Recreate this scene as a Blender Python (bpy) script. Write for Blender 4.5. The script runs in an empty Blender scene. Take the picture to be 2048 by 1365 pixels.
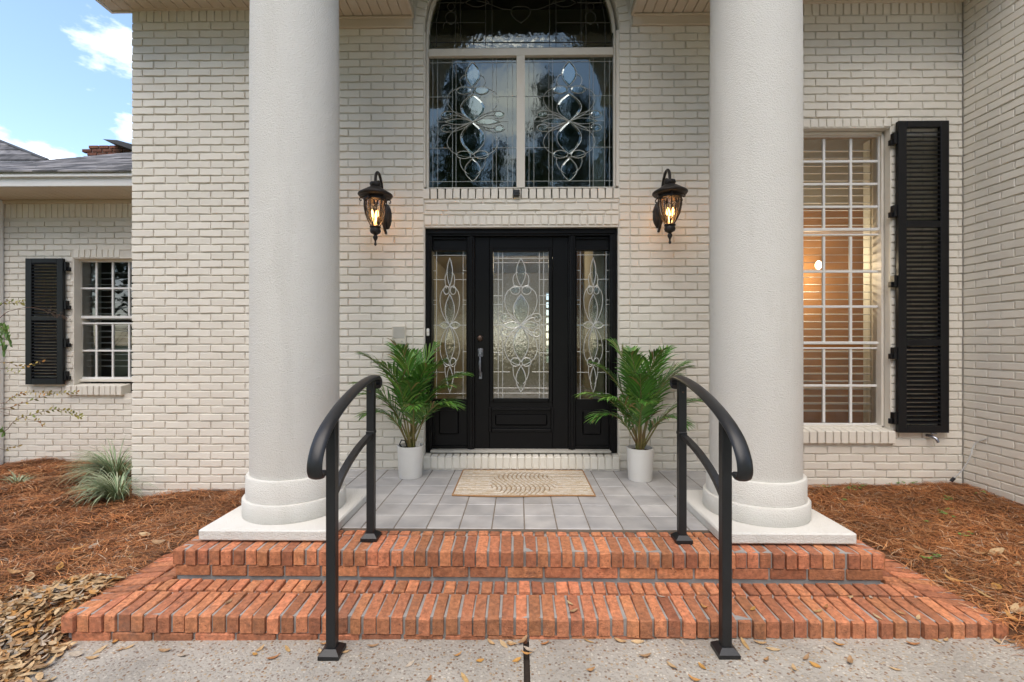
import bpy, bmesh, math, random
import numpy as np
from mathutils import Vector, Matrix

R = math.radians
rng = random.Random(7)
nrg = np.random.default_rng(7)
SC = bpy.context.scene
COL = SC.collection

# ------------------------------------------------------------------ camera
F = 910.0; HY = 686.0; CX = 1024.0; CZ = 1.109; TH = R(0.82)
cd = bpy.data.cameras.new('camera'); cam = bpy.data.objects.new('camera', cd); COL.objects.link(cam)
cd.sensor_width = 36.0; cd.lens = 36.0 * F / 2048.0; cd.clip_start = 0.05; cd.clip_end = 2000
cam.location = (0, 0, CZ); cam.rotation_euler = (R(90), 0, TH)
cd.shift_y = -(682.5 - HY) / 2048.0 * 1.0
SC.camera = cam

# ------------------------------------------------------------------ sky, sun, exposure
w = bpy.data.worlds.new('World'); SC.world = w; w.use_nodes = True
nt = w.node_tree; nt.nodes.clear()
out = nt.nodes.new('ShaderNodeOutputWorld'); bg = nt.nodes.new('ShaderNodeBackground')
sky = nt.nodes.new('ShaderNodeTexSky'); sky.sky_type = 'NISHITA'; sky.sun_disc = False
SUN_EL, SUN_ROT = R(63), R(195)
sky.sun_elevation = SUN_EL; sky.sun_rotation = SUN_ROT
sky.air_density = 1.0; sky.dust_density = 0.6; sky.ozone_density = 0.7
tc = nt.nodes.new('ShaderNodeTexCoord'); mp = nt.nodes.new('ShaderNodeMapping')
mp.inputs['Scale'].default_value = (1.0, 1.0, 2.1); mp.inputs['Location'].default_value = (0.63, 0.2, 0.31)
nz = nt.nodes.new('ShaderNodeTexNoise'); nz.inputs['Scale'].default_value = 3.4
nz.inputs['Detail'].default_value = 9; nz.inputs['Roughness'].default_value = 0.58
rp = nt.nodes.new('ShaderNodeValToRGB'); rp.color_ramp.elements[0].position = 0.53; rp.color_ramp.elements[1].position = 0.68
mx = nt.nodes.new('ShaderNodeMix'); mx.data_type = 'RGBA'
L = nt.links.new
L(tc.outputs['Generated'], mp.inputs['Vector']); L(mp.outputs['Vector'], nz.inputs['Vector'])
L(nz.outputs['Fac'], rp.inputs['Fac']); L(rp.outputs['Color'], mx.inputs['Factor'])
L(sky.outputs['Color'], mx.inputs['A']); mx.inputs['B'].default_value = (8.6, 8.4, 8.2, 1)
L(mx.outputs['Result'], bg.inputs['Color']); bg.inputs['Strength'].default_value = 0.14
L(bg.outputs['Background'], out.inputs['Surface'])

sd = bpy.data.lights.new('sun', 'SUN'); so = bpy.data.objects.new('sun', sd); COL.objects.link(so)
sd.energy = 1.5; sd.angle = R(60); sd.color = (1.0, 0.88, 0.72)
# direction towards the sun (sky rotation is clockwise from +Y)
sdir = Vector((math.sin(SUN_ROT) * math.cos(SUN_EL), math.cos(SUN_ROT) * math.cos(SUN_EL), math.sin(SUN_EL)))
so.rotation_euler = sdir.to_track_quat('Z', 'Y').to_euler()
SC.view_settings.view_transform = 'Standard'; SC.view_settings.look = 'None'
SC.view_settings.exposure = 1.32; SC.view_settings.gamma = 1.0
SC.render.engine = 'CYCLES'; SC.cycles.use_denoising = True
SC.cycles.max_bounces = 8; SC.cycles.transparent_max_bounces = 24
SC.cycles.sample_clamp_indirect = 6.0; SC.cycles.caustics_reflective = False; SC.cycles.caustics_refractive = False

# ------------------------------------------------------------------ helpers
def P(px, py, Y):
    """photo pixel -> (X, Z) on the plane at house depth Y"""
    u = (px - CX) / F; v = (py - HY) / F; c, s = math.cos(TH), math.sin(TH)
    t = Y / (c + u * s)
    return t * (-s + u * c), CZ - v * t
def PX(px, Y): return P(px, HY, Y)[0]
def PZ(py, Y, px=1040): return P(px, py, Y)[1]
def project(x, y, z):
    c, s = math.cos(TH), math.sin(TH)
    t = -x * s + y * c * 1.0
    t = y * c - x * s; u = (x * c + y * s) / t
    return CX + F * u, HY - F * (z - CZ) / t, t

MATS = {}
def nodes(name):
    m = bpy.data.materials.new(name); m.use_nodes = True
    n = m.node_tree; b = n.nodes['Principled BSDF']; MATS[name] = m
    return m, n, b
def mat(name, col, rough=0.6, var=0.12, scale=8.0, bump=0.0, bscale=60.0, metal=0.0, col2=None, spec=0.5,
        rnd=0.0, detail=5, coat=0.0, bdist=0.004, attr=False):
    """procedural paint / stone: base colour varied by world-space noise, optional bump, optional random per object"""
    m, n, b = nodes(name); N = n.nodes.new; K = n.links.new
    b.inputs['Roughness'].default_value = rough; b.inputs['Metallic'].default_value = metal
    b.inputs['Specular IOR Level'].default_value = spec; b.inputs['Coat Weight'].default_value = coat
    g = N('ShaderNodeNewGeometry'); t = N('ShaderNodeTexNoise'); t.inputs['Scale'].default_value = scale
    t.inputs['Detail'].default_value = detail; K(g.outputs['Position'], t.inputs['Vector'])
    mxn = N('ShaderNodeMix'); mxn.data_type = 'RGBA'
    rmp = N('ShaderNodeMapRange'); rmp.inputs['From Min'].default_value = 0.3; rmp.inputs['From Max'].default_value = 0.7
    K(t.outputs['Fac'], rmp.inputs['Value']); K(rmp.outputs['Result'], mxn.inputs['Factor'])
    c2 = col2 or tuple(max(0, c * (1 - var * 2)) for c in col)
    if attr:
        a = N('ShaderNodeAttribute'); a.attribute_name = 'col'
        mu = N('ShaderNodeMix'); mu.data_type = 'RGBA'; mu.blend_type = 'MULTIPLY'; mu.inputs['Factor'].default_value = 1
        mxn.inputs['A'].default_value = (1, 1, 1, 1); mxn.inputs['B'].default_value = (1 - 2 * var,) * 3 + (1,)
        K(a.outputs['Color'], mu.inputs['A']); K(mxn.outputs['Result'], mu.inputs['B']); last = mu.outputs['Result']
    else:
        mxn.inputs['A'].default_value = (*col, 1); mxn.inputs['B'].default_value = (*c2, 1); last = mxn.outputs['Result']
    if rnd:
        oi = N('ShaderNodeObjectInfo'); hs = N('ShaderNodeHueSaturation')
        mr = N('ShaderNodeMapRange'); mr.inputs['To Min'].default_value = 1 - rnd; mr.inputs['To Max'].default_value = 1 + rnd
        K(oi.outputs['Random'], mr.inputs['Value']); K(mr.outputs['Result'], hs.inputs['Value'])
        ma = N('ShaderNodeMath'); ma.operation = 'MULTIPLY'; ma.inputs[1].default_value = 7.31
        fr = N('ShaderNodeMath'); fr.operation = 'FRACT'; K(oi.outputs['Random'], ma.inputs[0]); K(ma.outputs[0], fr.inputs[0])
        mr2 = N('ShaderNodeMapRange'); mr2.inputs['To Min'].default_value = 0.5 - rnd * .015; mr2.inputs['To Max'].default_value = 0.5 + rnd * .015
        K(fr.outputs[0], mr2.inputs['Value']); K(mr2.outputs['Result'], hs.inputs['Hue'])
        K(last, hs.inputs['Color']); last = hs.outputs['Color']
    K(last, b.inputs['Base Color'])
    if bump:
        t2 = N('ShaderNodeTexNoise'); t2.inputs['Scale'].default_value = bscale; t2.inputs['Detail'].default_value = 4
        K(g.outputs['Position'], t2.inputs['Vector']); bp = N('ShaderNodeBump'); bp.inputs['Strength'].default_value = bump
        bp.inputs['Distance'].default_value = bdist; K(t2.outputs['Fac'], bp.inputs['Height']); K(bp.outputs['Normal'], b.inputs['Normal'])
    return m

def mix_color_layer(m, col, scale, lo, hi, amount=1.0, stretch=None):
    """lay blotches of another real colour (wear, lime, dirt) over a material"""
    n = m.node_tree; N = n.nodes.new; K = n.links.new; b = n.nodes['Principled BSDF']
    src = b.inputs['Base Color'].links[0].from_socket
    g = N('ShaderNodeNewGeometry'); t = N('ShaderNodeTexNoise'); t.inputs['Scale'].default_value = scale; t.inputs['Detail'].default_value = 8
    t.inputs['Roughness'].default_value = .65
    if stretch:
        mpn = N('ShaderNodeMapping'); mpn.inputs['Scale'].default_value = stretch
        K(g.outputs['Position'], mpn.inputs['Vector']); K(mpn.outputs['Vector'], t.inputs['Vector'])
    else: K(g.outputs['Position'], t.inputs['Vector'])
    r = N('ShaderNodeMapRange'); r.inputs['From Min'].default_value = lo; r.inputs['From Max'].default_value = hi
    r.inputs['To Max'].default_value = amount
    K(t.outputs['Fac'], r.inputs['Value']); x = N('ShaderNodeMix'); x.data_type = 'RGBA'
    K(r.outputs['Result'], x.inputs['Factor']); K(src, x.inputs['A']); x.inputs['B'].default_value = (*col, 1)
    K(x.outputs['Result'], b.inputs['Base Color'])
    return m

def glass(name, tint=(.9, .93, .9), rough=0.02, gloss=1.0, base=0.0, ripple=0.0, rscale=30.0, gcol=(1, 1, 1)):
    m, n, b = nodes(name); n.nodes.remove(b); N = n.nodes.new; K = n.links.new
    o = n.nodes['Material Output']; tr = N('ShaderNodeBsdfTransparent'); tr.inputs['Color'].default_value = (*tint, 1)
    gl = N('ShaderNodeBsdfGlossy'); gl.inputs['Roughness'].default_value = rough; gl.inputs['Color'].default_value = (*gcol, 1)
    fr = N('ShaderNodeFresnel'); fr.inputs['IOR'].default_value = 1.52
    ml = N('ShaderNodeMath'); ml.operation = 'MULTIPLY_ADD'; ml.inputs[1].default_value = 1.8 * gloss; ml.inputs[2].default_value = base; ml.use_clamp = True
    K(fr.outputs[0], ml.inputs[0]); ms = N('ShaderNodeMixShader'); K(ml.outputs[0], ms.inputs[0]); K(tr.outputs[0], ms.inputs[1]); K(gl.outputs[0], ms.inputs[2])
    K(ms.outputs[0], o.inputs['Surface'])
    if ripple:
        g = N('ShaderNodeNewGeometry'); t = N('ShaderNodeTexNoise'); t.inputs['Scale'].default_value = rscale; t.inputs['Detail'].default_value = 2
        mpn = N('ShaderNodeMapping'); mpn.inputs['Scale'].default_value = (1, 1, .6)
        K(g.outputs['Position'], mpn.inputs['Vector']); K(mpn.outputs['Vector'], t.inputs['Vector'])
        bp = N('ShaderNodeBump'); bp.inputs['Strength'].default_value = ripple; bp.inputs['Distance'].default_value = .01
        K(t.outputs['Fac'], bp.inputs['Height']); K(bp.outputs['Normal'], gl.inputs['Normal']); K(bp.outputs['Normal'], fr.inputs['Normal'])
    return m

class MB:
    """collects geometry; build() links it as ONE mesh object"""
    def __init__(s): s.v = []; s.f = []; s.c = []
    def add(s, vs, fs, col=None):
        k = len(s.v); s.v += [tuple(p) for p in vs]; s.f += [tuple(i + k for i in f) for f in fs]
        if col is not None: s.c += [col] * len(vs)
        return s
    def box(s, x0, x1, y0, y1, z0, z1, ch=0.0):
        if x0 > x1: x0, x1 = x1, x0
        if y0 > y1: y0, y1 = y1, y0
        if z0 > z1: z0, z1 = z1, z0
        ch = min(ch, .45 * min(x1 - x0, y1 - y0, z1 - z0))
        if ch <= 0:
            vs = [(x, y, z) for z in (z0, z1) for y in (y0, y1) for x in (x0, x1)]
            return s.add(vs, [(0, 2, 3, 1), (4, 5, 7, 6), (0, 1, 5, 4), (2, 6, 7, 3), (0, 4, 6, 2), (1, 3, 7, 5)])
        bm = bmesh.new(); bmesh.ops.create_cube(bm, size=1.0)
        for v in bm.verts:
            v.co = ((x0 + x1) / 2 + v.co.x * (x1 - x0), (y0 + y1) / 2 + v.co.y * (y1 - y0), (z0 + z1) / 2 + v.co.z * (z1 - z0))
        bmesh.ops.bevel(bm, geom=bm.edges[:], offset=ch, segments=1, affect='EDGES')
        bm.verts.index_update()
        s.add([v.co[:] for v in bm.verts], [[v.index for v in f.verts] for f in bm.faces]); bm.free(); return s
    def tube(s, pts, r, n=6, cap=True, col=None):
        pts = [Vector(p) for p in pts]; m = len(pts)
        rr = r if isinstance(r, (list, tuple)) else [r] * m
        vs = []; fs = []; up = None
        for i, p in enumerate(pts):
            d = (pts[min(i + 1, m - 1)] - pts[max(i - 1, 0)])
            d = d.normalized() if d.length > 1e-9 else Vector((0, 0, 1))
            if up is None: up = d.orthogonal().normalized()
            up = (up - d * up.dot(d)); up = up.normalized() if up.length > 1e-6 else d.orthogonal().normalized()
            b = d.cross(up)
            for k in range(n):
                a = 2 * math.pi * (k + .5) / n; vs.append(p + (up * math.cos(a) + b * math.sin(a)) * rr[i])
        for i in range(m - 1):
            for k in range(n):
                a = i * n + k; b2 = i * n + (k + 1) % n; fs.append((a, b2, b2 + n, a + n))
        if cap: fs += [tuple(range(n))[::-1], tuple(range((m - 1) * n, m * n))]
        return s.add(vs, fs, col)
    def lathe(s, prof, c=(0, 0, 0), n=20, ang=0.0):
        vs = []; fs = []; m = len(prof)
        for r_, z in prof:
            for k in range(n):
                a = ang + 2 * math.pi * k / n; vs.append((c[0] + r_ * math.cos(a), c[1] + r_ * math.sin(a), c[2] + z))
        for i in range(m - 1):
            for k in range(n):
                a = i * n + k; b = i * n + (k + 1) % n; fs.append((a, b, b + n, a + n))
        if prof[0][0] > 1e-5: fs.append(tuple(range(n))[::-1])
        if prof[-1][0] > 1e-5: fs.append(tuple(range((m - 1) * n, m * n)))
        return s.add(vs, fs)
    def prism(s, poly, z0, ztop, ch=.004):
        """convex plan polygon (ccw) -> chamfered block; ztop(x,y)"""
        n = len(poly); cx = sum(p[0] for p in poly) / n; cy = sum(p[1] for p in poly) / n
        ins = []
        for (x, y) in poly:
            dx, dy = cx - x, cy - y; l = math.hypot(dx, dy) or 1; k = min(1.5 * ch, .3 * l) / l; ins.append((x + dx * k, y + dy * k))
        vs = [(x, y, z0) for x, y in poly] + [(x, y, ztop(x, y) - ch) for x, y in poly] + [(x, y, ztop(x, y)) for x, y in ins]
        fs = [tuple(range(n))[::-1], tuple(range(2 * n, 3 * n))]
        for i in range(n):
            j = (i + 1) % n; fs += [(i, j, n + j, n + i), (n + i, n + j, 2 * n + j, 2 * n + i)]
        return s.add(vs, fs)
    def mesh(s, name):
        me = bpy.data.meshes.new(name); me.from_pydata(s.v, [], s.f)
        if s.c and len(s.c) == len(s.v):
            a = me.color_attributes.new('col', 'FLOAT_COLOR', 'POINT')
            a.data.foreach_set('color', np.array([(*c, 1) for c in s.c], dtype=np.float32).ravel())
        return me
    def build(s, name, m, parent=None, smooth=False, loc=None, recalc=True):
        me = s.mesh(name)
        if recalc:
            bm = bmesh.new(); bm.from_mesh(me); bmesh.ops.recalc_face_normals(bm, faces=bm.faces[:]); bm.to_mesh(me); bm.free()
        return link(name, me, m, parent, smooth, loc)
def link(name, me, m, parent=None, smooth=False, loc=None):
    if m is not None and not me.materials: me.materials.append(MATS[m] if isinstance(m, str) else m)
    if smooth:
        me.polygons.foreach_set('use_smooth', [True] * len(me.polygons)); me.set_sharp_from_angle(angle=R(40))
    o = bpy.data.objects.new(name, me); COL.objects.link(o)
    if parent is not None:
        o.parent = parent
        p0 = parent
        while p0.parent is not None: p0 = p0.parent
        base = Vector(p0.location)
        if loc is not None: o.location = loc
        elif parent is p0: o.location = -base          # geometry is written in world coordinates
    elif loc is not None: o.location = loc
    return o
def empty(name, loc=(0, 0, 0), parent=None):
    o = bpy.data.objects.new(name, None); COL.objects.link(o); o.empty_display_size = .1
    if parent is not None: o.parent = parent
    else: o.location = loc
    return o
def tag(o, label=None, cat=None, group=None, kind=None):
    if label: o['label'] = label
    if cat: o['category'] = cat
    if group: o['group'] = group
    if kind: o['kind'] = kind
    return o
def copy_tree(o, parent=None):
    c = o.copy(); COL.objects.link(c); c.parent = parent
    for ch in o.children: copy_tree(ch, c)
    return c
def clip(poly, a, b, c):
    """keep a*x+b*y+c >= 0"""
    outp = []; n = len(poly)
    for i in range(n):
        p, q = poly[i], poly[(i + 1) % n]; dp = a * p[0] + b * p[1] + c; dq = a * q[0] + b * q[1] + c
        if dp >= 0: outp.append(p)
        if (dp >= 0) != (dq >= 0):
            t = dp / (dp - dq); outp.append((p[0] + t * (q[0] - p[0]), p[1] + t * (q[1] - p[1])))
    return outp
def area(poly): return abs(sum(poly[i][0] * poly[(i + 1) % len(poly)][1] - poly[(i + 1) % len(poly)][0] * poly[i][1] for i in range(len(poly)))) / 2 if len(poly) > 2 else 0

# ------------------------------------------------------------------ materials
mat('painted_brick', (.765, .725, .64), .62, .035, 2.2, bump=.5, bscale=120, bdist=.003)
mix_color_layer(MATS['painted_brick'], (.34, .29, .22), 5.5, .66, .80, .35)
mat('painted_mortar', (.74, .70, .62), .75, .08, 6, bump=.5, bscale=90, bdist=.004)
mix_color_layer(MATS['painted_mortar'], (.20, .17, .13), 3.0, .62, .76, .55)
mat('stucco', (.68, .66, .61), .85, .02, 3, bump=1.0, bscale=150, bdist=.007)
mix_color_layer(MATS['stucco'], (.52, .50, .45), 2.4, .55, .80, .55, (1.6, 1.6, .22))
mat('trim_cream', (.70, .655, .575), .5, .02, 4, bump=.08, bscale=40)
mat('trim_white', (.76, .76, .74), .45, .02, 4)
mat('red_brick', (.55, .21, .098), .85, .24, 48, bump=1.0, bscale=150, rnd=.34, bdist=.005)
mix_color_layer(MATS['red_brick'], (.40, .20, .12), 9, .56, .74, .45)
mix_color_layer(MATS['red_brick'], (.66, .50, .43), 11, .66, .78, .45)
mix_color_layer(MATS['red_brick'], (.13, .05, .03), 75, .58, .68, .8)
mix_color_layer(MATS['red_brick'], (.15, .08, .055), 6, .56, .76, .6)
mat('grey_mortar', (.34, .325, .305), .9, .12, 15, bump=.6, bscale=110)
mat('tile', (.31, .302, .30), .34, .07, 6, bump=.06, bscale=25, rnd=.10, col2=(.46, .445, .43), detail=7)
mix_color_layer(MATS['tile'], (.30, .27, .24), 2.5, .56, .75, .5, (1, 1, 1))
mat('grout', (.21, .175, .135), .9, .15, 20, bump=.3, bscale=140)
mat('black_door', (.0035, .0035, .004), .3, .1, 6, bump=.12, bscale=22, spec=.22)
mat('black_shutter', (.006, .0065, .008), .36, .1, 6, bump=.05, bscale=30, spec=.35)
mat('black_metal', (.009, .0095, .011), .42, .2, 10, bump=.10, bscale=90, coat=.0)
mat('iron', (.035, .03, .027), .5, .2, 30, bump=.5, bscale=160, metal=.5)
mat('came', (.66, .66, .62), .35, .1, 40, metal=.3)
mat('came_upper', (.52, .55, .52), .4, .1, 40, metal=.3)
mat('dark_came', (.09, .085, .065), .5, .1, 40, metal=.3)
mat('pewter', (.35, .37, .42), .32, .25, 40, metal=.9)
mat('bronze', (.12, .08, .06), .4, .2, 40, metal=.8)
mat('pot_white', (.74, .72, .68), .45, .03, 6)
mat('soil', (.03, .02, .014), .95, .2, 40, bump=1, bscale=60)
mat('palm_leaf', (.075, .19, .028), .42, .2, 9, attr=True)
mat('palm_stem', (.19, .22, .055), .5, .2, 14, col2=(.20, .12, .05))
mat('jute', (.50, .38, .25), .9, .12, 60, bump=.8, bscale=400, col2=(.62, .54, .44))
mat('jute_edge', (.36, .20, .09), .9, .12, 60, bump=.6, bscale=300)
mat('plastic_beige', (.66, .61, .52), .5, .03, 10)
mat('plastic_grey', (.46, .44, .39), .5, .05, 10)
mat('plastic_white', (.74, .74, .70), .4, .03, 10)
mat('plastic_black', (.012, .012, .012), .35, .05, 10)
mat('shingle', (.23, .22, .22), .95, .25, 4.5, bump=.6, bscale=60, col2=(.05, .05, .055), detail=8, rnd=.6)
mat('chimney_brick', (.20, .075, .045), .9, .2, 20, bump=.5, bscale=90, rnd=.3)
mat('dark_cap', (.055, .052, .05), .6, .15, 6)
mat('soffit', (.62, .54, .43), .6, .02, 4)
mat('aggregate_edge', (.30, .29, .27), .9, .1, 12, bump=.4, bscale=60)
mat('straw', (.30, .12, .04), .8, .15, 30, attr=True)
mat('leaf_dry', (.30, .19, .09), .7, .18, 60, attr=True)
mat('mulch_soil', (.17, .075, .032), .95, .25, 25, bump=1, bscale=45, bdist=.02)
mat('lawn', (.10, .13, .045), .95, .2, 1.5, bump=.6, bscale=20)
mat('blade', (.2, .26, .14), .55, .1, 20, attr=True)
mat('bark', (.10, .065, .045), .9, .25, 12, bump=.8, bscale=30)
mat('pine_needles', (.035, .065, .025), .7, .25, 2)
mat('twig', (.17, .095, .06), .8, .2, 30)
mat('cable_grey', (.52, .52, .50), .5, .1, 30)
mat('room_wall', (.50, .45, .36), .8, .04, 2)
mat('room_orange', (.52, .25, .09), .55, .12, 4)
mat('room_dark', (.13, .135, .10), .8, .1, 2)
mat('room_olive', (.50, .50, .35), .8, .1, 2)
mat('room_floor', (.25, .17, .10), .4, .15, 5)
mat('blind', (.74, .735, .70), .5, .02, 5)
mat('curtain', (.72, .72, .64), .8, .06, 14)
glass('glass_clear', (.93, .96, .94), .01, 1.0)
glass('glass_door', (.74, .75, .72), .08, 1.6, .12, .10, 60, (.97, 1, .99))
glass('glass_side', (.70, .70, .60), .04, 1.1, .02, .08, 50, (.95, 1, .96))
glass('glass_upper', (.52, .62, .60), .02, 1.0, .02, .03, 26, (.85, .95, .90))
glass('bevel_upper', (.50, .60, .57), .03, 1.0, .03, .03, 30, (.85, .97, .94))
glass('glass_arch', (.62, .64, .46), .05, 1.0, .02, .2, 30, (.9, .95, .85))
glass('glass_bevel', (.84, .87, .84), .05, 1.3, .04, .06, 50)
glass('glass_amber', (.96, .86, .74), .03, 1.0, .02, .15, 60)
def emitter(name, col, st):
    m, n, b = nodes(name); b.inputs['Emission Color'].default_value = (*col, 1); b.inputs['Emission Strength'].default_value = st
    b.inputs['Base Color'].default_value = (*col, 1); return m
emitter('bulb_glow', (1.0, .52, .18), 4.0)
emitter('lamp_glow', (1.0, .80, .55), 3.0)
# exposed aggregate: pebbles of several real colours in a grey cement
def aggregate():
    m, n, b = nodes('aggregate'); N = n.nodes.new; K = n.links.new
    g = N('ShaderNodeNewGeometry'); vo = N('ShaderNodeTexVoronoi'); vo.inputs['Scale'].default_value = 78
    K(g.outputs['Position'], vo.inputs['Vector'])
    cr = N('ShaderNodeValToRGB'); e = cr.color_ramp.elements
    e[0].position = 0; e[0].color = (.42, .385, .33, 1); e[1].position = 1; e[1].color = (.58, .52, .43, 1)
    for p, c in ((.34, (.47, .42, .35, 1)), (.60, (.27, .16, .09, 1)), (.68, (.46, .35, .23, 1)), (.80, (.60, .55, .47, 1)), (.92, (.26, .20, .16, 1))):
        x = e.new(p); x.color = c
    cr.color_ramp.interpolation = 'CONSTANT'
    sp = N('ShaderNodeSeparateColor'); K(vo.outputs['Color'], sp.inputs[0]); K(sp.outputs[0], cr.inputs['Fac'])
    d = N('ShaderNodeMapRange'); d.inputs['From Min'].default_value = .005; d.inputs['From Max'].default_value = .0072
    dm = N('ShaderNodeMath'); dm.operation = 'DIVIDE'; dm.inputs[1].default_value = 78; K(vo.outputs['Distance'], dm.inputs[0]); K(dm.outputs[0], d.inputs['Value'])
    x = N('ShaderNodeMix'); x.data_type = 'RGBA'; K(d.outputs['Result'], x.inputs['Factor']); K(cr.outputs['Color'], x.inputs['A'])
    x.inputs['B'].default_value = (.45, .415, .36, 1)
    no = N('ShaderNodeTexNoise'); no.inputs['Scale'].default_value = 2.2; no.inputs['Detail'].default_value = 7; K(g.outputs['Position'], no.inputs['Vector'])
    mr = N('ShaderNodeMapRange'); mr.inputs['From Min'].default_value = .3; mr.inputs['From Max'].default_value = .7; mr.inputs['To Min'].default_value = .60; mr.inputs['To Max'].default_value = .92
    K(no.outputs['Fac'], mr.inputs['Value']); h = N('ShaderNodeHueSaturation'); K(mr.outputs['Result'], h.inputs['Value']); K(x.outputs['Result'], h.inputs['Color'])
    K(h.outputs['Color'], b.inputs['Base Color']); b.inputs['Roughness'].default_value = .8
    bp = N('ShaderNodeBump'); bp.inputs['Strength'].default_value = .7; bp.inputs['Distance'].default_value = .004; bp.invert = True
    K(d.outputs['Result'], bp.inputs['Height']); K(bp.outputs['Normal'], b.inputs['Normal'])
aggregate()

# ------------------------------------------------------------------ key planes
YW = 3.974; YF = 5.14; YL = 2.157; YU = 2.467; YT = 2.715
XL = PX(262, YW)                      # left end of the main wall
XS = PX(1926, YW)                     # side wall face
def walk_z(x): return -.300 + .0132 * x

# ------------------------------------------------------------------ ground, walkway, beds
g = MB(); n = 24
gx = np.concatenate([np.linspace(-220, -8, 8), np.linspace(-6, 8, 8), np.linspace(12, 220, 8)])
gy = np.concatenate([np.linspace(-260, -5, 8), np.linspace(-3, 8, 8), np.linspace(12, 260, 8)])
g.v = [(x, y, -.42 - (.0 if abs(x) < 9 and abs(y) < 9 else .02)) for y in gy for x in gx]
g.f = [(j * 24 + i, j * 24 + i + 1, j * 24 + i + 25, j * 24 + i + 24) for j in range(23) for i in range(23)]
tag(g.build('ground', 'lawn'), kind='structure')

walk = tag(empty('walkway'), kind='structure')
for xa, xb in ((-2.16, .022), (.050, 2.75)):
    m = MB(); k = 8
    ys = np.linspace(-6, YL + .12, k)
    for (ya, yb) in zip(ys[:-1], ys[1:]):
        m.add([(xa, ya, walk_z(xa)), (xb, ya, walk_z(xb)), (xb, yb, walk_z(xb)), (xa, yb, walk_z(xa))], [(0, 1, 2, 3)])
    for (x, s_) in ((xa, 1), (xb, -1)):
        m.add([(x, -6, walk_z(x)), (x, YL + .12, walk_z(x)), (x, YL + .12, -.42), (x, -6, -.42)], [(0, 1, 2, 3)])
    m.build('slab', 'aggregate', walk)
m = MB(); m.box(.022, .050, -6, YL + .1, -.44, -.319); m.build('expansion_joint', 'soil', walk)

def bed_z(x, y):
    b = .02 * math.sin(x * 3.1 + y * 2.3) + .014 * math.sin(x * 7.7 - y * 5.1) + .008 * math.sin(x * 17 + 3 * math.sin(y * 6)) * math.sin(y * 15)
    if x < 0:
        f = min(1, max(0, (y - 1.6) / 2.2)); z = -.305 + .09 * f
        if y > 4.0: z = -.215 - .045 * min(1, (y - 4.0) / 1.1)
        ed = max(0, 1 - abs(x + 2.2) / .5)               # tucks up against the brick steps
        k_ = min(1, max(0, (y - 2.12) / .22)); k_ = k_ * k_ * (3 - 2 * k_)
        z = z * (1 - ed) + ed * (-.338 + .128 * k_ + .03 * min(1, max(0, (y - 2.4))))
        return z + b * (1 - .7 * ed)
    f = min(1, max(0, (y - 1.5) / 2.3)); z = -.285 + .16 * f
    ed = max(0, 1 - max(0, x - 2.28) / .35); z = z * (1 - ed) + ed * (-.213 + .065 * min(1, max(0, (y - 2.65) / .5)) if y > YL else -.28)
    return z + b * .6 * (1 - ed)
def bed(name, xa, xb, ya, yb, label=None):
    m = MB(); nx = int((xb - xa) / .06); ny = int((yb - ya) / .06)
    m.v = [(xa + (xb - xa) * i / nx, ya + (yb - ya) * j / ny, bed_z(xa + (xb - xa) * i / nx, ya + (yb - ya) * j / ny)) for j in range(ny + 1) for i in range(nx + 1)]
    m.f = [(j * (nx + 1) + i, j * (nx + 1) + i + 1, (j + 1) * (nx + 1) + i + 1, (j + 1) * (nx + 1) + i) for j in range(ny) for i in range(nx)]
    return tag(m.build(name, 'mulch_soil', smooth=True, recalc=False), kind='structure')
bed('mulch_bed', -7.6, -2.165, .2, YF + .1)
bed('mulch_bed', -2.165, -1.6, 2.18, YW + .1)
bed('mulch_bed', 2.286, XS + .1, 1.9, YW + .1)
bed('mulch_bed', 1.985, 2.286, 2.65, YW + .1)
bed('mulch_bed', 2.755, XS + 1.2, .2, 1.9)

# ------------------------------------------------------------------ the house and its brick walls
house = tag(empty('brick_house', (0, YW, 0)), 'cream painted brick house with black entry door, arched leaded window and black shutters', 'house')
CH = .0677; BL = .2032; BH = .0575; JN = .0095

def brick_mesh(Lb, Hb, seed, dep=.026):
    """worn face brick: front at y=0 facing -Y, uneven lower edge, soft arris"""
    r = random.Random(seed); h = Hb / 2; l = Lb / 2; o = []
    nb = max(2, int(Lb / .045))
    for i in range(nb + 1):
        x = -l + Lb * i / nb; o.append((x + r.uniform(-.001, .001), -h + r.uniform(-.0012, .0026)))
    o.append((l + r.uniform(-.0012, .0008), r.uniform(-.01, .01)))
    for i in range(nb + 1):
        x = l - Lb * i / nb; o.append((x + r.uniform(-.001, .001), h + r.uniform(-.0018, .0008)))
    o.append((-l + r.uniform(-.0008, .0012), r.uniform(-.01, .01)))
    n_ = len(o); c = .0032; m = MB(); tz = r.uniform(-.0014, .0014); tx = r.uniform(-.0012, .0012)
    fy = lambda x, z: tx * x / l + tz * z / h
    ins = [(x - math.copysign(min(c, abs(x)), x), z - math.copysign(min(c, abs(z)), z)) for x, z in o]
    vs = [(x, fy(x, z), z) for x, z in ins] + [(x, c * .9 + fy(x, z), z) for x, z in o] + [(x, dep, z) for x, z in o]
    fs = [tuple(range(n_))]
    for i in range(n_):
        j = (i + 1) % n_; fs += [(n_ + i, n_ + j, j, i), (2 * n_ + i, 2 * n_ + j, n_ + j, n_ + i)]
    return m.add(vs, fs).mesh('brick')
BMESH = {}
def get_brick(Lb, Hb):
    key = (round(Lb / .004), round(Hb / .002)); lst = BMESH.setdefault(key, [])
    full = abs(Lb - (BL - JN)) < .004
    if len(lst) < (9 if full else 3):
        me = brick_mesh(Lb, Hb, len(BMESH) * 31 + len(lst) * 7); me.materials.append(MATS['painted_brick']); lst.append(me); return me
    return rng.choice(lst)
BR = []            # (wall key, mesh, matrix, size estimate)
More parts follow.
